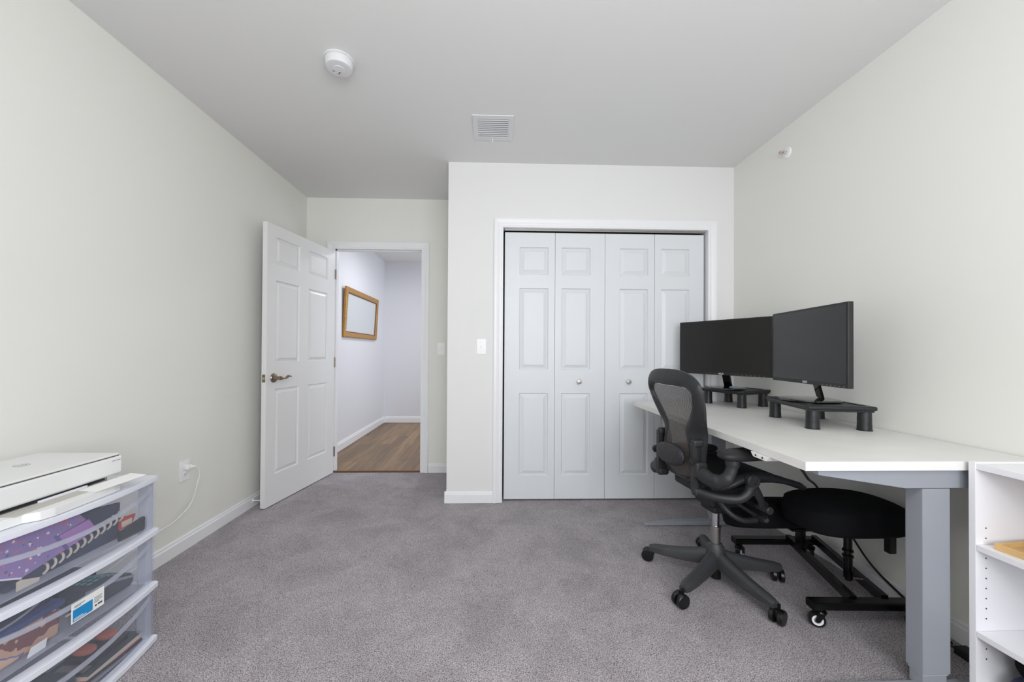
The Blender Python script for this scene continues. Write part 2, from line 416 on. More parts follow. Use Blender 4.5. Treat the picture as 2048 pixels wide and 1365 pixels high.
# trims
def baseboard(name, p0, p1, nrm, hgt=.083, th=.014):
    p0 = Vector(p0+(0,)); p1 = Vector(p1+(0,)); n = Vector(nrm+(0,))
    prof = [(0, 0), (th, 0), (th, hgt*.74), (th*.8, hgt*.78), (th*.62, hgt*.82), (th*.62, hgt*.9), (th*.4, hgt*.97), (0, hgt)]
    b = B(); b.prism([p0+n*u+Vector((0, 0, v)) for u, v in prof], p1-p0)
    return struct(b, name, 'trim')
baseboard('baseboard_left', (XL, YB), (XL, D2), (1, 0))
baseboard('baseboard_right', (XR, YB), (XR, D1), (-1, 0))
baseboard('baseboard_back', (EX1+.07, D2), (XC, D2), (0, -1))
baseboard('baseboard_back_corner', (XL+.014, D2), (EX0-.08, D2), (0, -1))
baseboard('baseboard_closet', (XC-.014, D1), (CX0-.062, D1), (0, -1))
baseboard('baseboard_closet_right', (CX1+.068, D1), (XR-.014, D1), (0, -1))
baseboard('baseboard_return', (XC, D1+.0005), (XC, D2-.014), (-1, 0))
baseboard('baseboard_hall_left', (XL, D2+WT), (XL, 6.22), (1, 0), .1)
baseboard('baseboard_hall_end', (XL+.014, 6.22), (1.1, 6.22), (0, -1), .1)
def casing(name, x0, x1, zt, Y, w=.07):
    prof = [(0, 0), (0, .009), (.006, .011), (.012, .011), (.016, .008), (.026, .009), (.036, .013), (.05, .017), (w-.008, .018), (w, .015), (w, 0)]
    b = B(); t = bmesh.new(); rings = []
    for k in range(4):
        ring = []
        for u, v in prof:
            x = (x0-u) if k < 2 else (x1+u); z = 0 if k in (0, 3) else zt+u
            ring.append(t.verts.new((x, Y-v, z)))
        rings.append(ring)
    for a, c in zip(rings, rings[1:]):
        for i in range(len(prof)-1): t.faces.new((a[i], a[i+1], c[i+1], c[i]))
    bmesh.ops.recalc_face_normals(t, faces=t.faces); b.add(t)
    return struct(b, name, 'trim')
casing('trim_1', EX0+.006, EX1-.004, EZ-.006, D2)
casing('trim_2', CX0, CX1, CZ, D1)
# jambs
b = B()
b.box((EX0-.02, D2, 0), (EX0, D2+WT, EZ)); b.box((EX1, D2, 0), (EX1+.02, D2+WT, EZ)); b.box((EX0-.02, D2, EZ), (EX1+.02, D2+WT, EZ+.02))
b.box((EX1-.012, D2+.04, 0), (EX1, D2+.08, EZ)); b.box((EX0, D2+.04, EZ-.012), (EX1, D2+.08, EZ)); b.box((EX0, D2+.04, 0), (EX0+.012, D2+.08, EZ))
struct(b, 'trim_3', 'trim')
b = B(); b.box((CX0-.015, D1, 0), (CX0, D1+.11, CZ)); b.box((CX1, D1, 0), (CX1+.015, D1+.11, CZ)); b.box((CX0-.015, D1, CZ), (CX1+.015, D1+.11, CZ+.015))
struct(b, 'trim_4', 'trim')
b = B(); b.box((EX0, D2+.004, 0), (EX1, D2+.03, .012), .004); struct(b, 'trim_5', 'golddk')
b = B(); b.box((CX0+.01, D1+.03, CZ-.014), (CX1-.01, D1+.06, CZ-.001)); struct(b, 'trim_6', 'steel')
o = B().box((EX1-.003, D2+.012, .89), (EX1+.001, D2+.036, .955), .001).done('strike_plate', 'nickel'); o.parent = bpy.data.objects['trim_3']

# ------------------------------------------------------------------ panelled doors
def slab(W, Hh, T, cols, rows, depth=.012, inset=.026, margin=.006):
    """door slab in local coords: x 0..W, z 0..Hh, front face y=0, back y=T"""
    t = bmesh.new()
    xs = sorted({0, W} | {c for r in cols for c in r}); zs = sorted({0, Hh} | {c for r in rows for c in r})
    for side in (0, 1):
        y0 = 0 if side == 0 else T; sg = 1 if side == 0 else -1
        for i in range(len(xs)-1):
            for j in range(len(zs)-1):
                x0, x1, z0, z1 = xs[i], xs[i+1], zs[j], zs[j+1]
                isp = any(abs(x0-c[0]) < 1e-6 and abs(x1-c[1]) < 1e-6 for c in cols) and any(abs(z0-c[0]) < 1e-6 and abs(z1-c[1]) < 1e-6 for c in rows)
                def q(d, y):
                    return [t.verts.new((x0+d, y, z0+d)), t.verts.new((x1-d, y, z0+d)), t.verts.new((x1-d, y, z1-d)), t.verts.new((x0+d, y, z1-d))]
                if not isp: t.faces.new(q(0, y0)); continue
                rings = [q(0, y0), q(margin, y0+sg*depth), q(margin+.003, y0+sg*depth), q(margin+inset, y0+sg*.0015)]
                for a, c in zip(rings, rings[1:]):
                    for k in range(4): t.faces.new((a[k], a[(k+1) % 4], c[(k+1) % 4], c[k]))
                t.faces.new(rings[-1])
    for x in (0, W): t.faces.new([t.verts.new(p) for p in ((x, 0, 0), (x, T, 0), (x, T, Hh), (x, 0, Hh))])
    for z in (0, Hh): t.faces.new([t.verts.new(p) for p in ((0, 0, z), (W, 0, z), (W, T, z), (0, T, z))])
    bmesh.ops.remove_doubles(t, verts=t.verts, dist=1e-5)
    bmesh.ops.recalc_face_normals(t, faces=t.faces)
    return t
# entry door
F0 = Vector((-1.468, 3.64, 0)); e = Vector((-.1644, -.9864, 0)); nn = Vector((e.y, -e.x, 0))  # nn points to the wall side
LW = .838
dm = frame_mtx(F0+e*.012+Vector((0, 0, .008)), e, nn)      # z axis = e x nn
zsign = (e.cross(nn)).z
t = slab(LW, 2.03, .036, [(.105, .372), (.486, .748)], [(.217, .835), (1.03, 1.628), (1.748, 1.945)])
b = B()
if zsign < 0: dm = Matrix(((e.x, nn.x, 0, 0), (e.y, nn.y, 0, 0), (0, 0, 1, 0), (0, 0, 0, 1))); dm.translation = F0+e*.012+Vector((0, 0, .008))
bmesh.ops.transform(t, matrix=dm, verts=t.verts); b.add(t)
bmesh.ops.recalc_face_normals(b.bm, faces=b.bm.faces)
door1 = struct(b, 'door_1', 'edoor')
TM['door_1'] = Matrix.Identity(4)
def dpt(u, v, z): return F0+e*(.012+u)+nn*v+Vector((0, 0, z))
b = B()
ax = (-nn)
c = dpt(.765, 0, .925)
rotm = Matrix.Identity(4); rotm = ax.to_track_quat('Z', 'Y').to_matrix().to_4x4()
b.lathe([(.033, 0), (.034, .004), (.03, .009), (.016, .012), (.0125, .02), (.0125, .045), (.015, .05), (.014, .062), (.006, .066)], c, mtx=rotm)
c2 = c+ax*.052
lev = cr([c2, c2-e*.03+Vector((0, 0, -.004)), c2-e*.062+Vector((0, 0, -.002)), c2-e*.092+Vector((0, 0, .009)), c2-e*.125+Vector((0, 0, .004))], 6)
b.tube(lev, [.012, .0105, .008, .007, .009, .0105, .006, .003], 12, sq=(1, .6), up=(0, 0, 1))
b.done('door_handle', 'nickel', door1, label='antique nickel lever handle')
b = B(); mm = Matrix(((e.x, nn.x, 0, 0), (e.y, nn.y, 0, 0), (0, 0, 1, 0), (0, 0, 0, 1))); mm.translation = dpt(LW, 0, .925)
b.box((-.001, .006, -.028), (.0015, .030, .028), .0006, mtx=mm); b.done('latch_plate', 'nickel', door1)
b = B(); b.prism([(0, .011, -.008), (0, .026, -.008), (0, .026, .008), (0, .011, .008)], (.009, 0, 0), .002, mtx=mm); b.done('latch_bolt', 'brass', door1, label='brass latch bolt')
for zz in (.2, 1.02, 1.83):
    B().lathe([(.006, -.045), (.006, .045)], dpt(-.008, -.004, zz), n=10).done('hinge', 'nickel', door1)
# closet bifold doors
lw = (CX1-.014-(CX0+.012))/4
x = CX0+.012
for i in range(4):
    t = slab(lw-.0025, 2.018, .03, [(.112 if i % 2 == 0 else .05, .332 if i % 2 == 0 else .27)], [(.178, .80), (.98, 1.597), (1.70, 1.908)], inset=.03)
    b = B(); bmesh.ops.translate(t, vec=(x+.001, 2.948, .012), verts=t.verts); b.add(t)
    d = struct(b, 'door_%d' % (i+2), 'door'); TM[d.name] = Matrix.Identity(4)
    if i in (1, 2):
        kx = .643 if i == 1 else 1.023
        b = B(); rm = Matrix.Rotation(PI/2, 4, 'X') @ Matrix.Rotation(.3 if i == 1 else .7, 4, 'Z')
        b.lathe([(.007, -.002), (.006, .014), (.012, .018)], (kx, 2.948, .90), mtx=rm, n=16)
        b.box((-.0155, -.0155, .018), (.0155, .0155, .028), .005, 2, mtx=Matrix.Translation((kx, 2.948, .90)) @ rm)
        b.done('door_knob', 'steel', d, label='square satin nickel knob')
    x += lw

# ------------------------------------------------------------------ wall and ceiling fittings
def switch(loc, label, name='light_switch'):
    s = thing(name, label, 'light switch', loc)
    B().box((-.035, -.006, -.057), (.035, 0, .057), .0035).done('wall_plate', 'plate', s)
    B().box((-.006, -.0085, -.013), (.006, -.005, .013), .001).box((-.0045, -.018, .000), (.0045, -.006, .010), .0015).done('toggle', 'plate', s)
    for z in (-.03, .03): B().lathe([(.003, 0), (.003, .0016), (.001, .002)], (0, -.0055, z), mtx=Matrix.Rotation(PI/2, 4, 'X'), n=10).done('plate_screw', 'plate', s)
    return s
switch((-.096, D1, 1.162), 'white toggle light switch on the pale wall just left of the closet trim', 'light_switch')
switch((-.494, D2, 1.15), 'white toggle light switch on the recessed wall between entry door trim and corner')
# outlet on left wall
oy, oz = 2.25, .445
s = thing('wall_outlet', 'white duplex power outlet low on the left wall with a cord plugged in', 'power outlet', (XL, oy, oz))
B().box((0, -.035, -.057), (.006, .035, .057), .0035).done('wall_plate', 'plate', s)
for z in (.02, -.02):
    f = B().prism([(.0055, .0165*math.cos(a)*1.0, z+.0145*math.sin(a)) for a in [2*PI*i/20 for i in range(20)]], (.003, 0, 0), .0006).done('socket_face', 'plate', s)
    B().box((.008, -.0075, z-.002), (.0088, -.0055, z+.006)).box((.008, .0055, z-.002), (.0088, .0075, z+.006)).lathe([(.0025, 0), (.0025, .0006)], (.0082, 0, z-.008), axis='X', n=10).done('socket_slots', 'slot', f)
# white cord
cordp = thing('charging_cable', 'thin white power cable hanging from the wall outlet down behind the drawer cart', 'cable', (XL+.03, 2.25, .46))
b = B(); b.box((XL+.009, 2.235, .452), (XL+.036, 2.265, .478), .005); b.tube([(XL+.034, 2.25, .465), (XL+.05, 2.265, .466)], [.009, .004], 10)
b.done('plug', 'plate', cordp, world=True)
pts = cr([(XL+.042, 2.256, .466), (XL+.05, 2.282, .452), (XL+.045, 2.305, .41), (XL+.04, 2.298, .364), (XL+.036, 2.28, .299), (XL+.034, 2.252, .253), (XL+.032, 2.19, .217), (XL+.03, 2.124, .199), (XL+.028, 2.04, .19), (XL+.026, 1.85, .15), (XL+.026, 1.62, .10)], 8)
B().tube(pts, .0028, 8).done('cable', 'plate', cordp, world=True)
# door stop
s = thing('door_stop', 'white rod door stop fixed to the left baseboard behind the open door', 'door stop', (XL+.014, 2.862, .045))
B().lathe([(.013, 0), (.012, .004), (.005, .008), (.004, .012), (.004, .055)], (0, 0, 0), axis='X', n=14).done('stop_rod', 'white', s)
B().lathe([(.007, .052), (.008, .058), (.007, .066)], (0, 0, 0), axis='X', n=14).done('rubber_tip', 'white', s)
# smoke detector
s = thing('smoke_detector', 'round white smoke detector on the ceiling', 'smoke detector', (-.765, 1.915, H))
B().lathe([(.070, 0), (.071, -.004), (.067, -.007)], n=48).done('mounting_plate', 'fixture', s)
B().lathe([(.062, -.007), (.0645, -.012), (.063, -.036), (.060, -.043), (.054, -.046), (.026, -.046), (.025, -.048), (.001, -.048)], n=48).done('detector_body', 'fixture', s)
b = B()
for (px, py, sx, sy) in ((-.030, .012, .006, .003), (-.014, .032, .005, .003)): b.box((px-sx, py-sy, -.0468), (px+sx, py+sy, -.0455))
b.done('vent_slots', 'mgrey', s)
B().lathe([(.0035, -.0475), (.0035, -.0495)], (-.004, .02, 0), n=10).done('sensor_hole', 'slot', s)
# ceiling vent
s = thing('ceiling_vent', 'square white slatted air vent register on the ceiling', 'air vent', (-.015, 2.462, H))
b = B(); w2, d2_ = .126, .137; iw, id_ = .094, .10
for lo, hi in (((-w2, -d2_, -.006), (w2, -id_, 0)), ((-w2, id_, -.006), (w2, d2_, 0)), ((-w2, -id_, -.006), (-iw, id_, 0)), ((iw, -id_, -.006), (w2, id_, 0))): b.box(lo, hi, .0015)
b.done('vent_frame', 'fixture', s)
b = B(); nsl = 10
for k in range(nsl):
    yy = -id_+.008+k*(2*id_-.016)/(nsl-1)
    b.box((-iw, -.0050, -.0008), (iw, .0050, .0008), mtx=Matrix.Translation((0, yy, -.007)) @ Matrix.Rotation(math.radians(-12), 4, 'X'))
b.done('slats', 'fixture', s)
B().box((-iw, -id_, -.0012), (iw, id_, -.0004)).done('vent_backing', 'slot', s)
B().tube([(-.003, d2_-.02, -.006), (-.003, d2_-.02, -.02), (-.006, d2_-.018, -.03)], .003, 8).done('damper_lever', 'white', s)
# sprinkler on right wall
s = thing('fire_sprinkler', 'small chrome sidewall fire sprinkler high on the right wall', 'sprinkler', (XR, 2.373, 2.378))
B().lathe([(.033, 0), (.032, -.006), (.02, -.010), (.014, -.010)], axis='X', n=28).done('escutcheon', 'plate', s)
b = B(); b.lathe([(.009, -.008), (.009, -.022), (.006, -.026)], axis='X', n=14)
for sg in (-1, 1): b.tube(cr([(-.022, 0, sg*.008), (-.034, 0, sg*.011), (-.046, 0, sg*.003)], 4), .0022, 8)
b.box((-.052, -.012, .003), (-.044, .012, .005), .0008); b.lathe([(.011, -.044), (.012, -.047)], axis='X', n=14)
b.done('sprinkler_head', 'chrome', s)
B().tube([(-.026, 0, 0), (-.042, 0, 0)], .0022, 8).done('glass_bulb', 'red', s)
# gilt mirror in the hall
my0, my1, mz0, mz1 = 4.50, 5.72, 1.285, 1.87
s = thing('wall_mirror', 'gilt framed mirror hanging in the hallway beyond the open door', 'mirror', (XL, (my0+my1)/2, mz0))
def frame_ring(x0, prof, m, name):
    t = bmesh.new(); rings = []
    for (cy, cz, sy, sz) in ((my0, mz0, 1, 1), (my1, mz0, -1, 1), (my1, mz1, -1, -1), (my0, mz1, 1, -1)):
        rings.append([t.verts.new((x0+v+(cz-mz0)*.045, cy+sy*u, cz+sz*u)) for u, v in prof])
    for i in range(4):
        a, c = rings[i], rings[(i+1) % 4]
        for k in range(len(prof)): t.faces.new((a[k], a[(k+1) % len(prof)], c[(k+1) % len(prof)], c[k]))
    bmesh.ops.recalc_face_normals(t, faces=t.faces); b = B(); b.add(t); return b.done(name, m, s, world=True, smooth=20)
frame_ring(XL+.003, [(0, 0), (0, .022), (.012, .03), (.03, .026), (.055, .024), (.062, .018), (.062, .0)], 'gold', 'frame')
frame_ring(XL+.003, [(.0625, .004), (.0625, .019), (.072, .016), (.072, .004)], 'golddk', 'inner_lip')
b = B(); b.prism([(XL+.010, my0+.06, mz0+.06), (XL+.010, my1-.06, mz0+.06), (XL+.035, my1-.06, mz1-.06), (XL+.035, my0+.06, mz1-.06)], (.003, 0, 0)); b.done('mirror_glass', 'mirror', s, world=True, smooth=0)

# ------------------------------------------------------------------ desk
DX0, DX1, DY0, DY1, DZ = 1.010, 1.818, 1.236, 2.80, .77
desk = thing('standing_desk', 'white topped grey legged standing desk along the right wall', 'desk', ((DX0+DX1)/2, (DY0+DY1)/2, 0))
B().box((DX0+.001, DY0+.001, DZ-.03), (DX1, DY1-.001, DZ), .0012).done('desktop', 'desk', desk, world=True)
def dleg(y0, y1, sgn):
    lx0, lx1 = 1.419, 1.514
    l = B().box((lx0, y0, .062), (lx1, y1, .676), .003).done('leg', 'grey', desk, world=True)
    B().box((lx0+.006, y0+.006, .01), (lx1-.006, y1-.006, .70), .003).done('inner_column', 'grey', l, world=True)
    B().box((lx0+.004, y0+.004, .055), (lx1-.004, y1-.004, .063), .001).done('column_ring', 'greyl', l, world=True)
    b = B(); hf = .018 if sgn > 0 else .032
    b.prism([(DX0-.03, y0-.004, .004), (DX1-.05, y0-.004, .004), (DX1-.05, y0-.004, .012), (1.56, y0-.004, hf), (1.20, y0-.004, hf), (DX0, y0-.004, .012), (DX0-.03, y0-.004, .008)], (0, .040, 0), .0015)
    b.done('foot', 'grey', desk, world=True)
    b = B()
    b.prism([(1.066, y0, .739), (DX1-.02, y0, .739), (DX1-.02, y0, .722), (1.70, y0, .677), (1.361, y0, .677), (1.066, y0, .722)], (0, y1-y0, 0), .002)
    b.done('bracket', 'grey', desk, world=True)
dleg(1.252, 1.308, 1); dleg(2.505, 2.561, -1)
B().box((1.36, 1.31, .700), (1.40, 2.505, .735), .003).box((1.60, 1.31, .700), (1.64, 2.505, .735), .003).done('cross_rail', 'grey', desk, world=True)
s = thing('desk_controller', 'small white two button height controller under the desk front edge', 'controller', (1.03, 1.45, .735))
B().prism([(1.004, 1.40, .739), (1.004, 1.50, .739), (1.004, 1.485, .722), (1.004, 1.415, .722)], (.05, 0, 0), .0015).done('controller_body', 'plate', s, world=True)
for yy in (1.43, 1.468): B().lathe([(.004, .0005), (.004, .0015)], (1.0035, yy, .731), axis='X', n=12, mtx=Matrix.Scale(-1, 4, (1, 0, 0))).done('button', 'slot', s, world=True)

# monitor risers
def riser(loc, th, a, bw, label):
    r = thing('monitor_riser', label, 'monitor stand', (loc[0], loc[1], DZ), th, 'black plastic monitor risers on the desk')
    o = .034; z1 = .112
    t = B(); t.box((-o, -o, z1-.020), (bw+o, a+o, z1), .008, 3)
    t.box((-o+.008, -o+.008, z1-.028), (bw+o-.008, a+o-.008, z1-.018), .004)
    t.done('platform', 'blkpl', r)
    B().box((-.01, .01, z1-.001), (.012, a-.01, z1+.003), .0015).box((bw-.012, .01, z1-.001), (bw+.01, a-.01, z1+.003), .0015).done('raised_strips', 'blkpl', r)
    for (qx, qy) in ((0, 0), (bw, 0), (0, a), (bw, a)):
        b = B(); b.lathe([(.030, 0), (.030, .002), (.0275, .004), (.0268, .03), (.0262, .0305), (.0265, .058), (.026, .0585), (.0258, .088)], (qx, qy, 0), n=28)
        b.done('leg', 'blkpl', r)
    return r
riser((1.494, 1.788), -.19, .335, .215, 'black monitor riser under the nearer screen')
riser((1.600, 2.475), .35, .255, .20, 'black monitor riser under the farther screen by the closet')

# monitors
def monitor(p0, p1, zb, zt, disc, dz, label):
    p0 = Vector(p0+(0,)); p1 = Vector(p1+(0,)); u = (p1-p0).normalized(); W = (p1-p0).length
    n = Vector((u.y, -u.x, 0))       # toward viewer side (left/-x)
    if n.x > 0: n = -n
    th = math.atan2(u.y, u.x); c = (p0+p1)/2; Hh = zt-zb
    mo = thing('monitor', label, 'monitor', (disc[0], disc[1], dz), 0, 'black computer monitors on the desk')
    def mm(o): 
        q = Matrix(((u.x, n.x, 0, 0), (u.y, n.y, 0, 0), (0, 0, 1, 0), (0, 0, 0, 1))); q.translation = o; return q
    mx = mm(Vector((p0.x, p0.y, zb)))
    b = B(); b.box((0, -.022, 0), (W, 0, Hh), .003, 2, mtx=mx); b.box((W*.2, -.045, .06), (W*.8, -.02, Hh-.06), .012, 3, mtx=mx)
    b.done('monitor_body', 'bezel', mo, world=True)
    sc = B().box((.010, -.001, .018), (W-.010, .0008, Hh-.010), mtx=mx).done('screen', 'screen', mo, world=True, smooth=0)
    # text on lower bezel
    ctr = Vector((p0.x, p0.y, zb+.009))+u*W*.5+n*.0008
    text_part('logo', 'ASUS', .0155, frame_mtx(ctr, u, (0, 0, 1)), 'logo', mo)
    b = B()
    for k in range(6): b.box((W*.72+k*.026, .0, .006), (W*.72+k*.026+.006, .0008, .008), mtx=mx)
    b.done('button_marks', 'mgrey', mo, world=True)
    B().lathe([(.128, 0), (.130, .003), (.128, .008), (.11, .011), (.001, .012)], (disc[0], disc[1], dz), n=56).done('base_disc', 'gloss', mo, world=True)
    bc = Vector((disc[0], disc[1], dz+.010))-n*.055+u*.0
    tc_ = Vector((c.x, c.y, zb+.075))-n*.034
    b = B(); b.tube([bc, tc_], 1, prof=[(-.006, -.026), (-.006, .026), (.006, .026), (.006, -.026)], up=tuple(n)); b.done('stand_arm', 'gloss', mo, world=True)
    return mo
monitor((1.566, 2.150), (1.484, 1.592), .974, 1.343, (1.598, 1.935), DZ+.1155, 'nearer of the two black monitors, turned toward the window')
monitor((1.364, 2.828), (1.650, 2.272), .976, 1.345, (1.545, 2.585), DZ+.1155, 'farther black monitor standing in front of the closet')
b = B(); b.ball((0, 0, .004), (.012, .008, .004), 8); b.ball((.012, .003, .003), (.007, .006, .003), 8)
o = b.done('cloth_scrap', 'led'); o.location = (1.535, 2.485, DZ+.1155+.0125); tag(o, 'tiny pale blue scrap lying on the farther monitor base', 'scrap')

# ------------------------------------------------------------------ cables right
o = B().tube(cr([(1.045, 1.31, .738), (1.10, 1.355, .70), (1.155, 1.40, .66), (1.38, 1.64, .56), (1.66, 1.94, .42), (1.79, 2.02, .30), (1.80, 1.923, .214), (1.802, 1.843, .138), (1.80, 1.77, .095), (1.795, 1.668, .060), (1.78, 1.56, .03), (1.77, 1.46, .006)], 8), .0045, 8).done('desk_cable', 'cord')
tag(o, 'black cable drooping from under the desk along the right wall', 'cable')
s = thing('power_adapter', 'black plug adapter lying on the carpet behind the near desk leg', 'adapter', (1.745, 1.40, 0))
B().box((-.02, -.045, .002), (.03, .02, .032), .005).done('adapter_body', 'cord', s)
B().tube(cr([(0, .02, .016), (-.01, .05, .012), (-.03, .07, .006), (-.01, .10, .005)], 5), .004, 8).done('lead', 'cord', s)
b = B()
for dx in (-.006, .006): b.box((-.022, -.052, .012+dx), (-.006, -.045, .014+dx))
b.done('prongs', 'brass', s)

# ------------------------------------------------------------------ white bookcase
bk = thing('bookcase', 'low white open bookcase at the near end of the desk', 'bookcase', (1.68, .82, 0))
BX0, BX1, BY0, BY1, BZ = 1.54, 1.822, .42, 1.223, .776
B().box((BX0, BY1-.018, 0), (BX1, BY1, BZ), .0008).done('side_panel', 'bcase', bk, world=True)
B().box((BX0, BY0, 0), (BX1, BY0+.018, BZ), .0008).done('side_panel', 'bcase', bk, world=True)
B().box((BX0+.002, BY0+.018, BZ-.022), (BX1, BY1-.018, BZ-.003), .0008).done('top_panel', 'bcase', bk, world=True)
B().box((BX1-.006, BY0+.018, .06), (BX1, BY1-.018, BZ-.022)).done('back_panel', 'bcase', bk, world=True)
B().box((BX0+.01, BY0+.018, .04), (BX1-.006, BY1-.018, .058), .0008).box((BX0+.03, BY0+.018, 0), (BX0+.045, BY1-.018, .04)).done('plinth', 'bcase', bk, world=True)
for z in (.514, .239):
    B().box((BX0+.001, BY0+.019, z-.018), (BX1-.006, BY1-.019, z), .0008).done('shelf', 'bcase', bk, world=True)
b = B(); z = .566
for z in [.566, .534, .502-.0, .47, .438, .406, .374, .342, .31, .278, .214, .182, .15]:
    if abs(z-.502) < .012: continue
    B().lathe([(.0024, 0), (.0024, .0006)], (BX0+.034, BY1-.0188, z), axis='Y', n=10).done('shelf_pin_hole', 'slot', bk, world=True)
# things on the shelves
s = thing('bamboo_tray', 'bamboo tray with raised rim on the upper shelf of the bookcase', 'tray', (1.62, 1.03, .514))
mm = Matrix.Translation((1.655, 1.04, .514)) @ Matrix.Rotation(.12, 4, 'Z')
B().box((-.075, -.14, .0), (.075, .14, .006), .001, mtx=mm).done('tray_base', 'bamboo', s, world=True)
b = B()
for lo, hi in (((-.078, -.145, 0), (-.068, .145, .02)), ((.068, -.145, 0), (.078, .145, .02)), ((-.07, -.145, 0), (.07, -.135, .02)), ((-.07, .135, 0), (.07, .145, .02))): b.box(lo, hi, .002, mtx=mm)
b.done('tray_rim', 'bamboo', s, world=True)
o = B().tube(cr([(1.60, 1.12, .178), (1.67, 1.12, .18), (1.75, 1.11, .176)], 5), [.036, .038, .036], 18).done('rolled_pouch', 'fabric'); tag(o, 'rolled black cloth pouch, upper one under the lowest bookcase shelf', 'pouch')
b = B(); b.ball((1.665, 1.10, .10), (.10, .075, .041), 14, .7); o = b.done('folded_bag', 'navy'); tag(o, 'folded navy cloth bag at the bottom of the bookcase', 'bag')

# ------------------------------------------------------------------ office chair (local x forward)
CH = thing('office_chair', 'dark grey mesh-back swivel office chair pulled up to the desk', 'chair', (1.10, 1.905, 0), math.radians(6))
# stations: z_in, w_in, x_in, z_out, w_out, x_out
ST = [(.966, .0, -.262, 1.045, .0, -.262), (.967, .08, -.260, 1.040, .10, -.258), (.960, .145, -.250, 1.018, .176, -.250), (.925, .172, -.237, .975, .218, -.238),
      (.87, .146, -.224, .89, .216, -.216), (.81, .103, -.213, .81, .191, -.193), (.76, .074, -.209, .75, .163, -.167), (.70, .092, -.208, .69, .148, -.160),
      (.63, .115, -.207, .62, .138, -.160), (.57, .108, -.200, .555, .130, -.165), (.535, .070, -.192, .515, .085, -.160), (.528, .0, -.188, .502, .0, -.158)]
inn = cr([(s_[2], s_[1], s_[0]) for s_ in ST], 6); out = cr([(s_[5], s_[4], s_[3]) for s_ in ST], 6)
def mirror(L): return L+[Vector((p.x, -p.y, p.z)) for p in reversed(L[1:-1])]
inn = mirror(inn); out = mirror(out)
t = bmesh.new(); rings = []
for I, O in zip(inn, out):
    mid = (I+O)/2+Vector((-.016, 0, 0)); q = I.lerp(O, .8)+Vector((-.008, 0, 0))
    c3 = Vector((0, 0, .8)); fwd = Vector((.012, 0, 0))
    sec = [I, I.lerp(mid, .5)+Vector((-.006, 0, 0)), mid, q, O, O+fwd*1.0, (I+O)/2+Vector((.004, 0, 0)), I+Vector((.008, 0, 0))]
    rings.append([t.verts.new(p) for p in sec])
for i in range(len(rings)):
    a, c = rings[i], rings[(i+1) % len(rings)]
    for k in range(8): t.faces.new((a[k], a[(k+1) % 8], c[(k+1) % 8], c[k]))
bmesh.ops.remove_doubles(t, verts=t.verts, dist=1e-5); bmesh.ops.recalc_face_normals(t, faces=t.faces)
b = B(); b.add(t); bf = b.done('back_frame', 'chairpl', CH, smooth=50)
half = inn[:len(inn)//2+1]
rows = []
NR = 46
for i in range(NR+1):
    z = .966+(.529-.966)*i/NR
    best = None
    for a, c in zip(half, half[1:]):
        if (a.z-z)*(c.z-z) <= 0 and abs(a.z-c.z) > 1e-6:
            f_ = (a.z-z)/(a.z-c.z); pt = a.lerp(c, f_)
            if best is None or pt.y > best.y: best = pt
    if best is None: best = Vector((-.25, .01, z))
    w, x0 = max(best.y, .01), best.x
    rows.append([Vector((x0+.002-.012*(1-(v*v)), v*w, z)) for v in [-1+2*j/16 for j in range(17)]])
B().sheet(rows, uv=True).done('back_mesh', 'weave', CH, smooth=60)
b = B(); b.ball((-.243, .0, .632), (.022, .118, .052), 16, .85, mtx=Matrix.Rotation(-.06, 4, 'X')); b.done('lumbar_pad', 'ribbed', CH, label='ribbed lumbar pad')
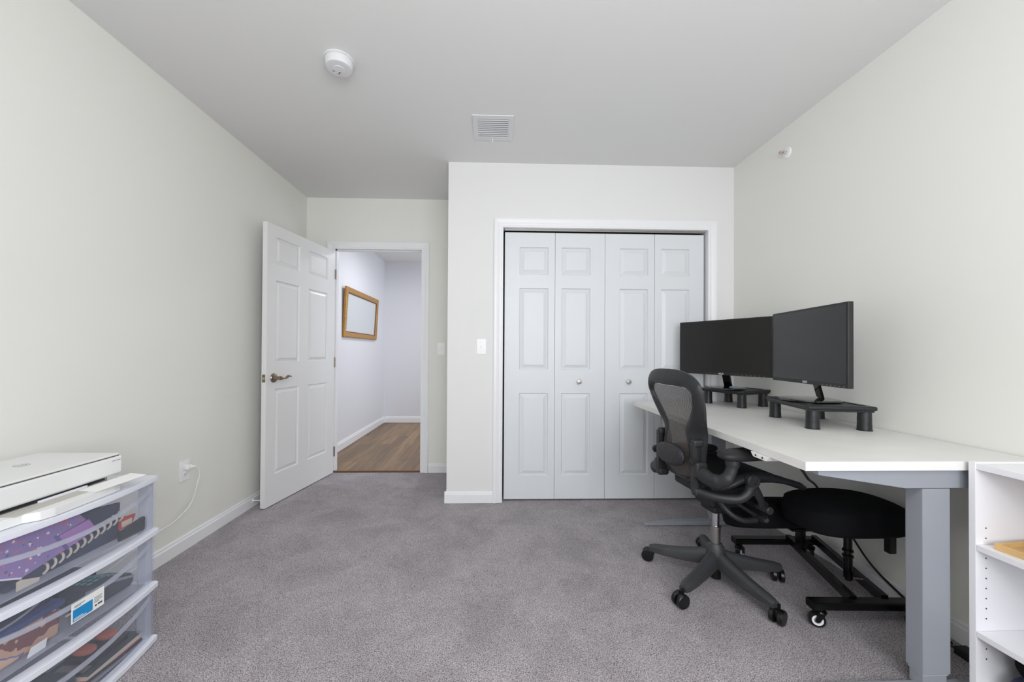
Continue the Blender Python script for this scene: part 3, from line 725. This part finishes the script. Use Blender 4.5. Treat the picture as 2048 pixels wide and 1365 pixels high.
for sg in (-1, 1):
    b = B(); b.lathe([(.016, -.012), (.02, 0), (.016, .012)], (-.222, sg*(.150 if sg < 0 else .168), .632 if sg < 0 else .613), axis='Y', n=18); b.done('lumbar_knob', 'chairdk', CH)
    # slotted upright
    b = B()
    for dx in (-.019, .019): b.tube(cr([(-.197+dx, sg*.146, .715), (-.196+dx, sg*.148, .62), (-.195+dx, sg*.152, .50)], 5), 1, prof=[(-.010, -.012), (-.010, .012), (.010, .012), (.010, -.012)], up=(1, 0, 0))
    b.box((-.222, sg*.146-.016, .695), (-.170, sg*.146+.016, .730), .011, 3); b.box((-.222, sg*.152-.018, .480), (-.165, sg*.152+.018, .518), .012, 3)
    up_ = b.done('arm_post', 'chairpl', CH)
    B().box((-.205, sg*.149-.006, .51), (-.186, sg*.149+.006, .705)).done('post_slot', 'chairdk', up_)
    # lower yoke tube to the pivot
    b = B(); b.tube(cr([(-.197, sg*.155, .500), (-.16, sg*.200, .494), (-.11, sg*.240, .494), (-.07, sg*.260, .502), (-.040, sg*.266, .530), (-.028, sg*.266, .562)], 6), [.020, .021, .021, .020, .020, .022], 14)
    b.lathe([(.001, .0), (.027, .0), (.030, .006), (.030, .022), (.025, .028), (.012, .028), (.010, .024), (.001, .024)], (-.028, sg*.260, .578), axis='Y', n=26, mtx=Matrix.Scale(sg, 4, (0, 1, 0)))
    b.done('tilt_yoke', 'chairpl', CH)
    # front link down to the knob
    b = B(); b.tube(cr([(-.020, sg*.262, .562), (.010, sg*.255, .52), (.036, sg*.245, .480), (.050, sg*.235, .455)], 5), [.020, .018, .016, .017], 14, sq=(1, .8))
    b.lathe([(.013, -.045), (.0165, -.042), (.0165, .02)], (.053, sg*.235, .448), axis='Y', n=20, mtx=Matrix.Scale(-sg, 4, (0, 1, 0)))
    b.done('tilt_link', 'chairpl', CH)
    # armrest : near one is high, far one set low
    dz = 0 if sg < 0 else -.115
    ax_ = 0 if sg < 0 else .10
    b = B(); b.tube(cr([(-.200, sg*.165, .596+dz*.6), (-.196, sg*.200, .582+dz*.6), (-.182, sg*.245, .574+dz*.7), (-.160+ax_, sg*.282, .590+dz*.85), (-.142+ax_, sg*.292, .630+dz), (-.132+ax_, sg*.290, .680+dz)], 6), [.030, .034, .032, .027, .023, .028], 16, sq=(1, .75))
    b.box((-.226, sg*.165-.02, .565+dz*.6), (-.168, sg*.165+.02, .635+dz*.6), .012, 3)
    ar = b.done('armrest', 'chairpl', CH)
    b = B(); b.ball((-.075 if sg < 0 else .05, sg*(.305 if sg < 0 else .27), .702+dz), (.140, .052, .023), 18, .72, mtx=Matrix.Rotation(sg*-.12, 4, 'Z')); b.done('arm_pad', 'chairdk', ar)
# seat
SP = [(-.17, .535), (-.12, .545), (-.06, .572), (.0, .586), (.06, .582), (.12, .570), (.18, .553), (.225, .541), (.25, .526)]
prof_c = [(-.17, .52), (-.12, .515), (-.06, .512), (.0, .515), (.06, .522), (.12, .53), (.18, .537), (.225, .535), (.25, .522)]
rows = []
for (xs_, zs_), (xc_, zc_) in zip(SP, prof_c):
    rr = []
    for j in range(17):
        v = -1+2*j/16; w = .238 if xs_ > -.1 else .20+(xs_+.17)*.5
        rr.append(Vector((xs_, v*w, zc_+(zs_-zc_)*abs(v)**3)))
    rows.append(rr)
B().sheet(rows, thick=.012).done('seat_mesh', 'chairdk', CH, smooth=60)
b = B()
for sg in (-1, 1):
    b.tube(cr([(x_, sg*((.240 if x_ > -.1 else .205+(x_+.17)*.5)), z_) for x_, z_ in SP], 4), [.013, .015, .017, .018, .018, .016, .014, .012, .010], 12, sq=(1, 1.3))
b.tube(cr([(.252, -.235, .524), (.262, -.12, .520), (.264, 0, .520), (.262, .12, .520), (.252, .235, .524)], 5), .011, 10)
b.tube(cr([(-.172, -.205, .545), (-.18, -.1, .528), (-.183, 0, .524), (-.18, .1, .528), (-.172, .205, .545)], 5), .013, 10)
b.done('seat_frame', 'chairpl', CH)
# mechanism
b = B(); b.box((-.075, -.07, .375), (.10, .07, .445), .022, 3); b.box((-.05, -.055, .345), (.05, .055, .39), .016, 3)
b.box((.06, -.20, .42), (.12, .20, .452), .012, 3)
b.box((-.15, -.12, .455), (.10, .12, .50), .015, 3)
b.done('tilt_mechanism', 'chairdk', CH)
b = B(); b.tube(cr([(-.07, -.10, .45), (-.04, -.145, .395), (.01, -.165, .365), (.085, -.16, .358)], 6), .012, 12); b.done('spring_tube', 'chairpl', CH)
b = B(); b.tube([(-.01, -.14, .44), (.09, -.15, .376)], .009, 10); b.lathe([(.001, -.03), (.014, -.028), (.02, -.015), (.022, .0), (.022, .03), (.016, .04)], (.125, -.145, .362), axis='Y', n=20); b.done('tension_knob', 'chairdk', CH)
B().lathe([(.010, -.034), (.011, -.030), (.006, -.028)], (.125, -.145, .362), axis='Y', n=14).done('knob_tip', 'chrome', CH, label='worn chrome tip')
B().lathe([(.0165, .215), (.0165, .36)], n=24).done('gas_piston', 'chrome', CH, label='chrome gas piston')
B().lathe([(.022, .165), (.0225, .262), (.025, .263), (.025, .268), (.017, .270)], n=24).done('column_sleeve', 'steel', CH, label='steel column sleeve')
B().lathe([(.018, .012), (.024, .015), (.024, .10), (.028, .105)], n=24).done('column_foot', 'caster', CH)
# base
b = B()
b.lathe([(.034, .075), (.045, .09), (.046, .13), (.038, .17), (.027, .186), (.023, .186)], n=30)
angs = [143.4-6, 216-6, 285-6, 357-6, 72-6]
for a in angs:
    ca, sa = math.cos(math.radians(a)), math.sin(math.radians(a))
    P = []; Rr = []
    N_ = 10
    t = bmesh.new(); rings = []
    for i in range(N_+1):
        f_ = i/N_; r_ = .02+.295*f_
        zt_ = .158-.065*f_-.008*math.sin(f_*PI) if f_ < .95 else .158-.065*f_-.006
        hh = .078*(1-f_)+.036*f_ ; hw = .027*(1-f_)+.0215*f_
        if i == N_: hw *= .75; hh *= .8
        c0 = Vector((ca*r_, sa*r_, 0)); sd = Vector((-sa, ca, 0))
        ring = [c0+sd*(-hw)+Vector((0, 0, zt_-hh)), c0+sd*(-hw*1.05)+Vector((0, 0, zt_-hh*.35)), c0+sd*(-hw*.55)+Vector((0, 0, zt_-.004)), c0+Vector((0, 0, zt_)), c0+sd*(hw*.55)+Vector((0, 0, zt_-.004)), c0+sd*(hw*1.05)+Vector((0, 0, zt_-hh*.35)), c0+sd*hw+Vector((0, 0, zt_-hh))]
        rings.append([t.verts.new(p) for p in ring])
    for A, C_ in zip(rings, rings[1:]):
        for k in range(7): t.faces.new((A[k], A[(k+1) % 7], C_[(k+1) % 7], C_[k]))
    t.faces.new(rings[0]); t.faces.new(list(reversed(rings[-1])))
    bmesh.ops.recalc_face_normals(t, faces=t.faces); b.add(t)
sb = b.done('star_base', 'base', CH, smooth=45)
def caster_bm(r=.031):
    b = B()
    for sg in (-1, 1):
        b.lathe([(.010, 0), (r-.004, .001), (r, .004), (r, .017), (r-.003, .020), (.008, .021), (.001, .019)], (0, sg*.005, r), axis='Y', n=26, mtx=Matrix.Scale(sg, 4, (0, 1, 0)))
    b.box((-.012, -.008, r-.004), (.016, .008, r+.028), .005, 2)
    b.lathe([(.006, r+.015), (.006, .075)], (-.012, 0, 0), n=12)
    return b
for a, yw, rr in zip(angs, (145, 190, 205, 240, 160), (.333, .343, .330, .310, .330)):
    b = caster_bm(); c = b.done('caster', 'caster', sb)
    ca, sa = math.cos(math.radians(a)), math.sin(math.radians(a))
    c.location = (ca*rr*.975, sa*rr*.975, 0); c.rotation_euler = (0, 0, math.radians(yw))

# ------------------------------------------------------------------ kneeling chair
KN = thing('kneeling_chair', 'black kneeling chair with padded cushions stored under the desk', 'kneeling chair', (1.57, 1.85, 0))
def kc(b, n, m, **k): return b.done(n, m, KN, world=True, **k)
def cushion(c, a_, b_, prof, crown, mtx=None, nn_=3.0, N=64):
    t = bmesh.new(); rings = []
    for ins, z in prof:
        ring = []
        for i in range(N):
            th = 2*PI*i/N; cx, sx = math.cos(th), math.sin(th)
            q = (abs(cx)**nn_+abs(sx)**nn_)**(-1/nn_)
            ring.append(t.verts.new((cx*q*(a_-ins), sx*q*(b_-ins), z)))
        rings.append(ring)
    for A, C_ in zip(rings, rings[1:]):
        for i in range(N): t.faces.new((A[i], A[(i+1) % N], C_[(i+1) % N], C_[i]))
    t.faces.new(list(reversed(rings[0]))); t.faces.new(rings[-1])
    for v in t.verts:
        if v.co.z > 0: v.co.z += crown*(1-(v.co.x/a_)**2*.8-(v.co.y/b_)**2*.2)
    bmesh.ops.recalc_face_normals(t, faces=t.faces)
    if mtx: bmesh.ops.transform(t, matrix=mtx, verts=t.verts)
    bmesh.ops.translate(t, vec=Vector(c), verts=t.verts); b = B(); b.add(t); return b
cp = [(.10, -.052), (.03, -.052), (.008, -.046), (0, -.034), (-.004, 0), (0, .026), (.006, .036), (.004, .040), (.010, .044), (.030, .052), (.06, .057), (.10, .059), (.12, .0595)]
kc(cushion((1.555, 1.695, .412), .222, .150, cp, .022, nn_=3.2), 'seat_cushion', 'fabric', smooth=60)
kc(cushion((1.425, 1.975, .297), .235, .115, [(i_, z_*1.15) for i_, z_ in cp], .012, Matrix.Rotation(math.radians(-16), 4, 'X'), 2.4), 'knee_cushion', 'fabric', smooth=60)
r_ = .021
for (p0, p1) in (((1.305, 1.575, .092), (1.76, 1.560, .092)), ((1.325, 2.120, .092), (1.78, 2.105, .092))):
    b = B(); b.tube([p0, p1], 1, prof=[(-.016, -.02), (-.016, .02), (-.011, .024), (.011, .024), (.016, .02), (.016, -.02), (.011, -.024), (-.011, -.024)], up=(0, 0, 1)); kc(b, 'cross_bar', 'tube')
for (p0, p1) in (((1.497, 1.585, .098), (1.625, 2.11, .106)), ((1.633, 1.585, .098), (1.762, 2.10, .106))):
    b = B(); b.tube([p0, p1], 1, prof=[(-.018, -.012), (-.018, .012), (.018, .012), (.018, -.012)], up=(0, 0, 1)); kc(b, 'rail', 'tube')
kc(B().tube([(1.545, 1.735, .105), (1.69, 1.715, .105)], .006, 10), 'axle_pin', 'steel')
kc(B().lathe([(.014, .10), (.017, .11), (.017, .20), (.021, .205), (.021, .213), (.014, .216), (.014, .225), (.021, .228), (.021, .236), (.016, .24), (.016, .30), (.012, .38)], (1.605, 1.725, 0), n=20), 'seat_post', 'tube')
kc(B().box((1.655, 1.585, .285), (1.685, 1.612, .385), .003), 'lever_post', 'tube')
kc(B().tube([(1.50, 1.98, .235), (1.66, 1.93, .225)], .006, 10), 'support_rod', 'tube')
kc(B().box((1.575, 1.955, .10), (1.60, 2.0, .25), .004).box((1.50, 1.92, .226), (1.62, 2.0, .238), .003), 'knee_bracket', 'tube')
kc(B().box((1.47, 1.62, .362), (1.68, 1.78, .374), .003), 'seat_plate', 'tube')
def kcaster(x, y, yw):
    b = B(); R = .030
    b.tube([(-.012, 0, .076), (-.012, 0, .060)], .007, 10); b.lathe([(.019, .058), (.021, .064), (.018, .068)], (-.012, 0, 0), n=18)
    for sg in (-1, 1): b.prism([(-.024, sg*.016, .062), (.004, sg*.016, .062), (.012, sg*.016, .028), (.004, sg*.016, .022), (-.004, sg*.016, .026)], (0, sg*.003, 0))
    c = b.done('caster', 'tube', KN)
    w = B().lathe([(.012, -.011), (R-.002, -.012), (R, -.008), (R, .008), (R-.002, .012), (.012, .011)], (.002, 0, R), axis='Y', n=28).done('wheel', 'caster', c)
    ring = B()
    for sg in (-1, 1): ring.lathe([(.013, 0), (.013, .002), (.020, .002), (.020, 0)], (.002, sg*.0115, R), axis='Y', n=24, mtx=Matrix.Scale(sg, 4, (0, 1, 0)))
    ring.done('hub_ring', 'white', c)
    c.location = (x-1.57, y-1.85, 0); c.rotation_euler = (0, 0, math.radians(yw))
    return c
kcaster(1.335, 1.574, 155); kcaster(1.73, 1.562, 190); kcaster(1.36, 2.118, 30); kcaster(1.74, 2.107, 80)

# ------------------------------------------------------------------ drawer cart
cart = thing('drawer_cart', 'clear plastic three drawer cart with white rims beside the left wall', 'drawer cart', (-1.5, 1.24, 0))
YA, YZ, XB, XF, BOW = .925, 1.552, -1.715, -1.302, .034
def fx(y, off=0., bow=BOW):
    q = (y-(YA+YZ)/2)/((YZ-YA)/2); return XF+off+bow*(1-q*q)
def bowpoly(z, off=0., inset=0., n=18):
    ys = [YA+inset+(YZ-YA-2*inset)*i/n for i in range(n+1)]
    return [(XB+inset, YA+inset, z)]+[(fx(y, off), y, z) for y in ys]+[(XB+inset, YZ-inset, z)]
TOPZ = .637
tiers = [(.012, .222), (.225, .427), (.430, .632)]
c_ = B(); c_.prism(bowpoly(TOPZ-.020, .006), (0, 0, .020), .003); c_.done('top_panel', 'cartw', cart, world=True)
def bowband(z0, z1, off, th, m, name, parent, y0=YA, y1=YZ, n=26, ztop=None):
    b = B(); t = bmesh.new(); rings = []
    for i in range(n+1):
        y = y0+(y1-y0)*i/n; x = fx(y, off); zz1 = z1 if ztop is None else ztop(y); zz0 = z0 if not callable(z0) else z0(y)
        rings.append([t.verts.new(p) for p in ((x, y, zz0), (x, y, zz1), (x-th, y, zz1), (x-th, y, zz0))])
    for A, C_ in zip(rings, rings[1:]):
        for k in range(4): t.faces.new((A[k], A[(k+1) % 4], C_[(k+1) % 4], C_[k]))
    t.faces.new(rings[0]); t.faces.new(list(reversed(rings[-1]))); bmesh.ops.recalc_face_normals(t, faces=t.faces)
    b.add(t); return b.done(name, m, parent, world=True, smooth=30)
for z in (.006, .212, .417):
    b = B(); b.prism(bowpoly(z, .004, 0), (0, 0, .012), .002)
    # hollow look: a ring rather than a solid deck
    b.bm.clear()
    ys = [YA+(YZ-YA)*i/24 for i in range(25)]
    b.tube([(fx(y, .004)-.012, y, z+.008) for y in ys], 1, prof=[(-.010, -.016), (-.010, .016), (.006, .016), (.010, .010), (.010, -.016)], up=(0, 0, 1))
    b.box((XB, YZ-.016, z), (fx(YZ), YZ, z+.016), .002); b.box((XB, YA, z), (fx(YA), YA+.016, z+.016), .002); b.box((XB, YA, z), (XB+.012, YZ, z+.016), .002)
    b.done('rim', 'cartw', cart, world=True)
for z0, z1 in tiers:
    b = B(); b.box((XB, YZ-.004, z0), (XF-.004, YZ-.001, z1)); b.done('side_panel', 'clear', cart, world=True, smooth=0)
    b = B(); b.box((XF-.045, YZ-.03, z0), (XF-.006, YZ-.005, z1), .006); b.done('corner_post', 'cloudy', cart, world=True)
    b = B(); b.box((XB, YA+.001, z0), (XF-.004, YA+.004, z1)); b.done('side_panel', 'clear', cart, world=True, smooth=0)
    b = B(); b.box((XB, YA+.004, z0), (XB+.003, YZ-.004, z1)); b.done('back_panel', 'cloudy', cart, world=True, smooth=0)
    def lip(y, z0=z0, z1=z1):
        q = (y-(YA+YZ)/2)/((YZ-YA)/2); return z1-.030-.045*max(0, 1-(q/.92)**2)**.8
    d = bowband(z0+.014, z1, -.004, .0025, 'clear', 'drawer', cart, YA+.012, YZ-.010)
    bowband(lambda y: lip(y)-.014, z1, .001, .006, 'cloudy', 'pull_lip', d, YA+.02, YZ-.03, ztop=lip)
    B().box((XB+.01, YA+.02, z0+.008), (XF-.012, YZ-.034, z0+.011)).done('drawer_floor', 'cloudy', d, world=True)
# label card on the middle drawer
lx = fx(1.265)+.002
s = thing('label_card', 'white product label card with a blue block on the middle drawer', 'label', (lx, 1.265, .29))
B().prism([(lx, 1.217, .293), (lx, 1.315, .293), (lx, 1.315, .352), (lx, 1.217, .352)], (.001, 0, 0)).done('card', 'paper', s, world=True)
B().box((lx+.0009, 1.221, .297), (lx+.0014, 1.279, .332)).done('blue_block', 'blue', s, world=True)
for k, (ya, yb, z) in enumerate([(1.225, 1.255, .341), (1.225, 1.245, .337), (1.284, 1.308, .330), (1.284, 1.306, .325), (1.284, 1.309, .320), (1.284, 1.300, .315), (1.286, 1.292, .303), (1.295, 1.309, .304)]): B().box((lx+.0009, ya, z), (lx+.0013, yb, z+.0016 if k < 6 else z+.005)).done('printed_line', 'ink', s, world=True)
b = B()
for k, z in enumerate((.300, .304)): b.box((lx+.0013, 1.223, z), (lx+.0017, 1.26-.01*k, z+.0018))
b.done('white_lines', 'paper', s, world=True)

# contents of the top drawer
def yz(name, pts, x, th, m, label, cat, bev=.0008, lean=0., group=None):
    """upright flat item: outline in Y/Z with real thickness along X, leaning back by `lean`"""
    zb = min(p[1] for p in pts); yc = sum(p[0] for p in pts)/len(pts)
    b = B(); b.prism([(x-(p[1]-zb)*lean, p[0], p[1]) for p in pts], (-th, 0, 0), bev)
    o = b.done(name, m); o.data.transform(Matrix.Translation((-x, -yc, -zb))); o.location = (x, yc, zb)
    return tag(o, label, cat, group)
zf = .4415
# navy spiral planner
s = thing('spiral_planner', 'navy covered spiral planner with beige rings in the top drawer', 'planner', (-1.40, 1.3, zf))
B().prism([(-1.352, 1.13, zf), (-1.352, 1.455, zf), (-1.352, 1.462, .478), (-1.352, 1.425, .520), (-1.352, 1.20, .470), (-1.352, 1.12, .456)], (-.018, 0, 0), .002).done('cover', 'navy', s, world=True)
b = B()
for k in range(12):
    f_ = k/11; y = 1.215+.235*f_; z = .458+.056*f_
    b.tube(cr([(-1.346, y, z-.010), (-1.338, y+.003, z+.002), (-1.342, y+.006, z+.014), (-1.356, y+.008, z+.020)], 4), .0034, 8)
b.done('binding_rings', 'beige', s, world=True)
B().prism([(-1.370, 1.06, zf), (-1.370, 1.47, zf), (-1.370, 1.48, .56), (-1.370, 1.30, .585), (-1.370, 1.06, .58)], (-.012, 0, 0), .001).done('rear_cover', 'navy', s, world=True)
# floral folder in front of it
s = thing('floral_notebook', 'purple flower patterned notebook leaning in the top drawer', 'notebook', (-1.33, 1.2, .46))
B().prism([(-1.335, .99, .60), (-1.335, 1.02, .535), (-1.335, 1.155, .472), (-1.335, 1.27, .496), (-1.335, 1.235, .546), (-1.335, 1.325, .562), (-1.338, 1.30, .60)], (-.004, 0, 0), .0008).done('cover', 'floral', s, world=True)
B().prism([(-1.3355, 1.268, .4955), (-1.3355, 1.36, .517), (-1.3355, 1.335, .560), (-1.3355, 1.238, .545)], (-.004, 0, 0), .0008).done('lilac_panel', 'lilac', s, world=True)
B().prism([(-1.3335, 1.264, .4945), (-1.3335, 1.274, .497), (-1.3335, 1.243, .548), (-1.3335, 1.233, .546)], (-.002, 0, 0)).done('spine_band', 'violet', s, world=True)
B().prism([(-1.337, 1.02, .531), (-1.337, 1.152, .468), (-1.337, 1.155, .472), (-1.337, 1.02, .536)], (-.003, 0, 0)).done('page_edge', 'paper', s, world=True)
yz('black_calculator', [(1.425, .4415), (1.525, .4415), (1.535, .452), (1.528, .489), (1.518, .492), (1.425, .474)], -1.318, .012, 'pdark', 'flat black calculator standing at the right end of the top drawer', 'calculator', .003)
bpy.data.objects['black_calculator'].data.materials[0] = M['caster']
o = yz('red_packet', [(1.452, .47), (1.50, .474), (1.516, .505), (1.458, .512)], -1.345, .01, 'red', 'red and cream snack packet behind the calculator', 'packet', .002)
o2 = B().box((-1.3445, 1.458, .476), (-1.3440, 1.498, .497)).done('packet_print', 'cream', None); o2.data.transform(Matrix.Translation(-Vector(o.location))); o2.parent = o
yz('white_tag', [(1.135, .4415), (1.19, .4415), (1.192, .452), (1.145, .470), (1.135, .468)], -1.330, .002, 'beige', 'small cream card tag at the bottom of the top drawer', 'tag')
yz('grey_folder', [(1.06, zf), (1.44, zf), (1.44, .600), (1.06, .605)], -1.42, .02, 'dgrey', 'dark blue grey folder standing at the back of the top drawer', 'folder')
yz('striped_box', [(1.30, zf), (1.415, zf), (1.415, .598), (1.30, .598)], -1.395, .018, 'greenblk', 'narrow dark box behind the snack packet', 'box')
o = B().box((-1.60, 1.00, zf), (-1.50, 1.42, .59), .004).done('file_box', 'mgrey'); tag(o, 'grey file box at the back of the top drawer', 'box')
# middle drawer
zf = .237
s = thing('label_maker', 'dark grey handheld label maker with teal keys in the middle drawer', 'label maker', (-1.40, 1.44, zf))
B().prism([(-1.345, 1.335, .262), (-1.345, 1.40, .252), (-1.345, 1.50, .244), (-1.345, 1.515, .262), (-1.345, 1.505, .290), (-1.345, 1.42, .324), (-1.345, 1.335, .322)], (-.09, 0, 0), .008).done('body', 'dgrey', s, world=True)
B().prism([(-1.343, 1.335, .306), (-1.343, 1.43, .296), (-1.343, 1.508, .272), (-1.343, 1.508, .280), (-1.343, 1.43, .307), (-1.343, 1.335, .318)], (-.002, 0, 0)).done('side_stripe', 'mgrey', s, world=True)
b = B()
for r1 in range(3):
    for c1 in range(5): b.box((-.006, -.008, 0), (.006, .006, .003), .001, mtx=Matrix.Translation((-1.365-r1*.02, 1.37+c1*.02, .3255-(max(0, c1-2))*.0075)) @ Matrix.Rotation(-.3 if c1 > 2 else 0, 4, 'X'))
b.done('keys', 'teal', s, world=True)
B().box((-1.425, 1.36, zf), (-1.36, 1.50, .2495), .003).done('body_base', 'dgrey', s, world=True)
s = thing('plastic_container', 'clear food container with a blue lid and brown contents in the middle drawer', 'container', (-1.40, 1.15, zf))
B().box((-1.50, 1.04, zf), (-1.34, 1.262, .325), .014, 3).done('container_body', 'patched', s, world=True)
B().box((-1.505, 1.035, .325), (-1.335, 1.268, .345), .006, 2).done('lid', 'bluelid', s, world=True)
b = B(); random.seed(3)
pts = []
for k in range(26): pts.append((-1.355+random.uniform(-.02, .015), 1.34+random.uniform(-.045, .045), .252+random.uniform(-.010, .018)))
b.tube(cr(pts, 4), .0032, 8); o = b.done('coiled_cable', 'beige'); tag(o, 'bunched beige cable behind the label card in the middle drawer', 'cable')
b = B()
b.tube(cr([(-1.33, .99, .372), (-1.33, 1.10, .36), (-1.33, 1.18, .375), (-1.34, 1.22, .393), (-1.35, 1.20, .40), (-1.35, 1.10, .385), (-1.35, 1.0, .35)], 6), .003, 8)
b.tube(cr([(-1.35, 1.0, .35), (-1.34, .99, .36), (-1.33, .99, .372)], 4), .003, 8); b.box((-1.36, .985, .342), (-1.32, 1.0, .352))
o = b.done('grey_cable', 'mgrey'); tag(o, 'loose grey cable lying over the blue lidded container', 'cable')
o = B().box((-1.36, 1.10, .346), (-1.52, 1.25, .372), .003).done('paper_stack', 'navy'); tag(o, 'dark blue pouch lying on the container lid', 'pouch')
o = B().prism([(-1.326, 1.16, zf), (-1.326, 1.205, zf), (-1.326, 1.21, .262), (-1.326, 1.17, .262)], (-.002, 0, 0)).done('white_sticker_card', 'paper'); tag(o, 'small white card standing at the front of the middle drawer', 'card')
o = B().box((-1.60, 1.30, zf), (-1.47, 1.50, .315), .004).done('navy_case', 'navy'); tag(o, 'navy case at the back of the middle drawer', 'case')
# bottom drawer
zf = .024
s = thing('magenta_book', 'thin book with a magenta cover lying in the bottom drawer', 'book', (-1.40, 1.42, zf))
mm = Matrix.Translation((-1.40, 1.43, zf)) @ Matrix.Rotation(.05, 4, 'Z')
B().box((-.075, -.105, .0), (.07, .105, .005), .001, mtx=mm).done('back_cover', 'magenta', s, world=True)
B().box((-.072, -.10, .005), (.068, .10, .022), mtx=mm).done('pages', 'cream', s, world=True)
B().box((-.075, -.105, .022), (.07, .105, .026), .001, mtx=mm).done('front_cover', 'greenblk', s, world=True)
o = B().box((-1.45, 1.37, .0505), (-1.35, 1.50, .072), .006).done('black_wallet', 'caster'); tag(o, 'black wallet on top of the magenta book', 'wallet')
o = B().ball((-1.41, 1.475, .082), (.034, .024, .013), 12, .8).done('orange_sponge', 'orange'); tag(o, 'orange foam sponge, nearer the right end of the bottom drawer', 'sponge')
o = B().ball((-1.41, 1.40, .082), (.034, .022, .013), 12, .8).done('coral_sponge', 'orange'); tag(o, 'orange foam sponge, left one of the pair in the bottom drawer', 'sponge')
o = B().box((-1.50, 1.26, .024), (-1.35, 1.315, .075), .003).done('teal_edged_box', 'greenblk'); tag(o, 'dark box left of the magenta book in the bottom drawer', 'box')
o = B().tube(cr([(-1.33, 1.26, .030), (-1.325, 1.32, .032), (-1.322, 1.40, .031), (-1.322, 1.47, .030), (-1.325, 1.52, .030)], 5), .0045, 10).done('black_pen', 'cord'); tag(o, 'black pen lying along the front of the bottom drawer', 'pen')
o = B().ball((-1.44, 1.19, .062), (.06, .06, .038), 12, .8).done('plastic_bag', 'bag'); tag(o, 'crumpled clear plastic bag in the bottom drawer', 'bag')
o = B().box((-1.47, 1.06, .024), (-1.36, 1.13, .11), .01).done('tan_pouch', 'patched'); tag(o, 'tan patterned pouch at the left of the bottom drawer', 'pouch')

o = B().box((-1.44, 1.33, .0505), (-1.345, 1.362, .060), .002).done('steel_clip', 'steel'); tag(o, 'flat steel clip lying beside the black wallet in the bottom drawer', 'clip')
o = B().prism([(-1.335, 1.20, .024), (-1.335, 1.255, .024), (-1.342, 1.25, .060), (-1.342, 1.21, .064)], (-.012, 0, 0), .002).done('blue_card_box', 'bluelid'); tag(o, 'small blue card box at the front of the bottom drawer', 'box')
o = B().lathe([(.001, 0), (.016, .001), (.017, .006), (.017, .022), (.012, .026), (.001, .026)], (-1.36, 1.165, .024), n=24).done('brass_cap', 'brass'); tag(o, 'round brass coloured cap in front of the clear bag', 'cap')

# ------------------------------------------------------------------ printer
pr = thing('printer', 'white all in one printer sitting on top of the drawer cart', 'printer', (-1.48, 1.25, TOPZ))
PX0, PX1, PY0, PY1 = -1.622, -1.345, 1.03, 1.462
B().box((PX0+.01, PY0+.02, TOPZ+.001), (PX1-.035, PY1-.02, .69), .004).done('lower_body', 'ptray', pr, world=True)
B().box((PX0, PY0, .675), (PX1, PY1, .7425), .010, 3).done('upper_body', 'printer', pr, world=True)
B().box((PX0+.004, PY0+.004, .7395), (PX1-.003, PY1-.012, .7455), .002).done('seam', 'pdark', pr, world=True)
B().box((PX0, PY0, .7445), (PX1+.001, PY1-.016, .7515), .003, 2).done('scanner_lid', 'printer', pr, world=True)
b = B()
pl = [(-1.37, 1.405), (-1.305, 1.405), (-1.283, 1.385), (-1.278, 1.36), (-1.266, 1.17), (-1.275, 1.14), (-1.30, 1.12), (-1.306, 1.06), (-1.37, 1.06)]
b.prism([(x_, y_, TOPZ+.001) for x_, y_ in pl], (0, 0, .026), .003); b.done('output_tray', 'printer', pr, world=True)
B().box((-1.345, 1.10, TOPZ+.0265), (-1.298, 1.385, TOPZ+.0275), .0005).done('tray_deck', 'ptray', pr, world=True)
B().box((-1.352, 1.07, .668), (-1.350, 1.40, .676)).done('output_slot', 'caster', pr, world=True)
o = B().box((-1.3505, 1.20, .664), (-1.347, 1.34, .671), .001).done('slot_lip', 'cartw', pr, world=True)
# logo ring and letters on the lid
b = B(); b.lathe([(.0165, 0), (.0165, .0007), (.0185, .0007), (.0185, 0)], (-1.50, 1.288, .7512), n=36); b.done('logo_ring', 'mgrey', pr, world=True)
text_part('logo_letters', 'hp', .026, frame_mtx((-1.50, 1.288, .7516), (0, 1, 0), (-1, 0, 0)), 'mgrey', pr, .0003)
text_part('model_name', 'ENVY 6000', .0065, frame_mtx((PX1+.0004, 1.435, .727), (0, 1, 0), (0, 0, 1)), 'mgrey', pr, .0002)
mm = Matrix.Translation((-1.290, 1.37, .6700)) @ Matrix.Rotation(-.20, 4, 'Z') @ Matrix.Rotation(math.radians(4), 4, 'X')
o = B().box((-.035, -.075, 0), (.035, .075, .0012), mtx=mm).done('paper_slip', 'paper'); tag(o, 'white paper slip lying on the front right of the printer tray', 'paper')
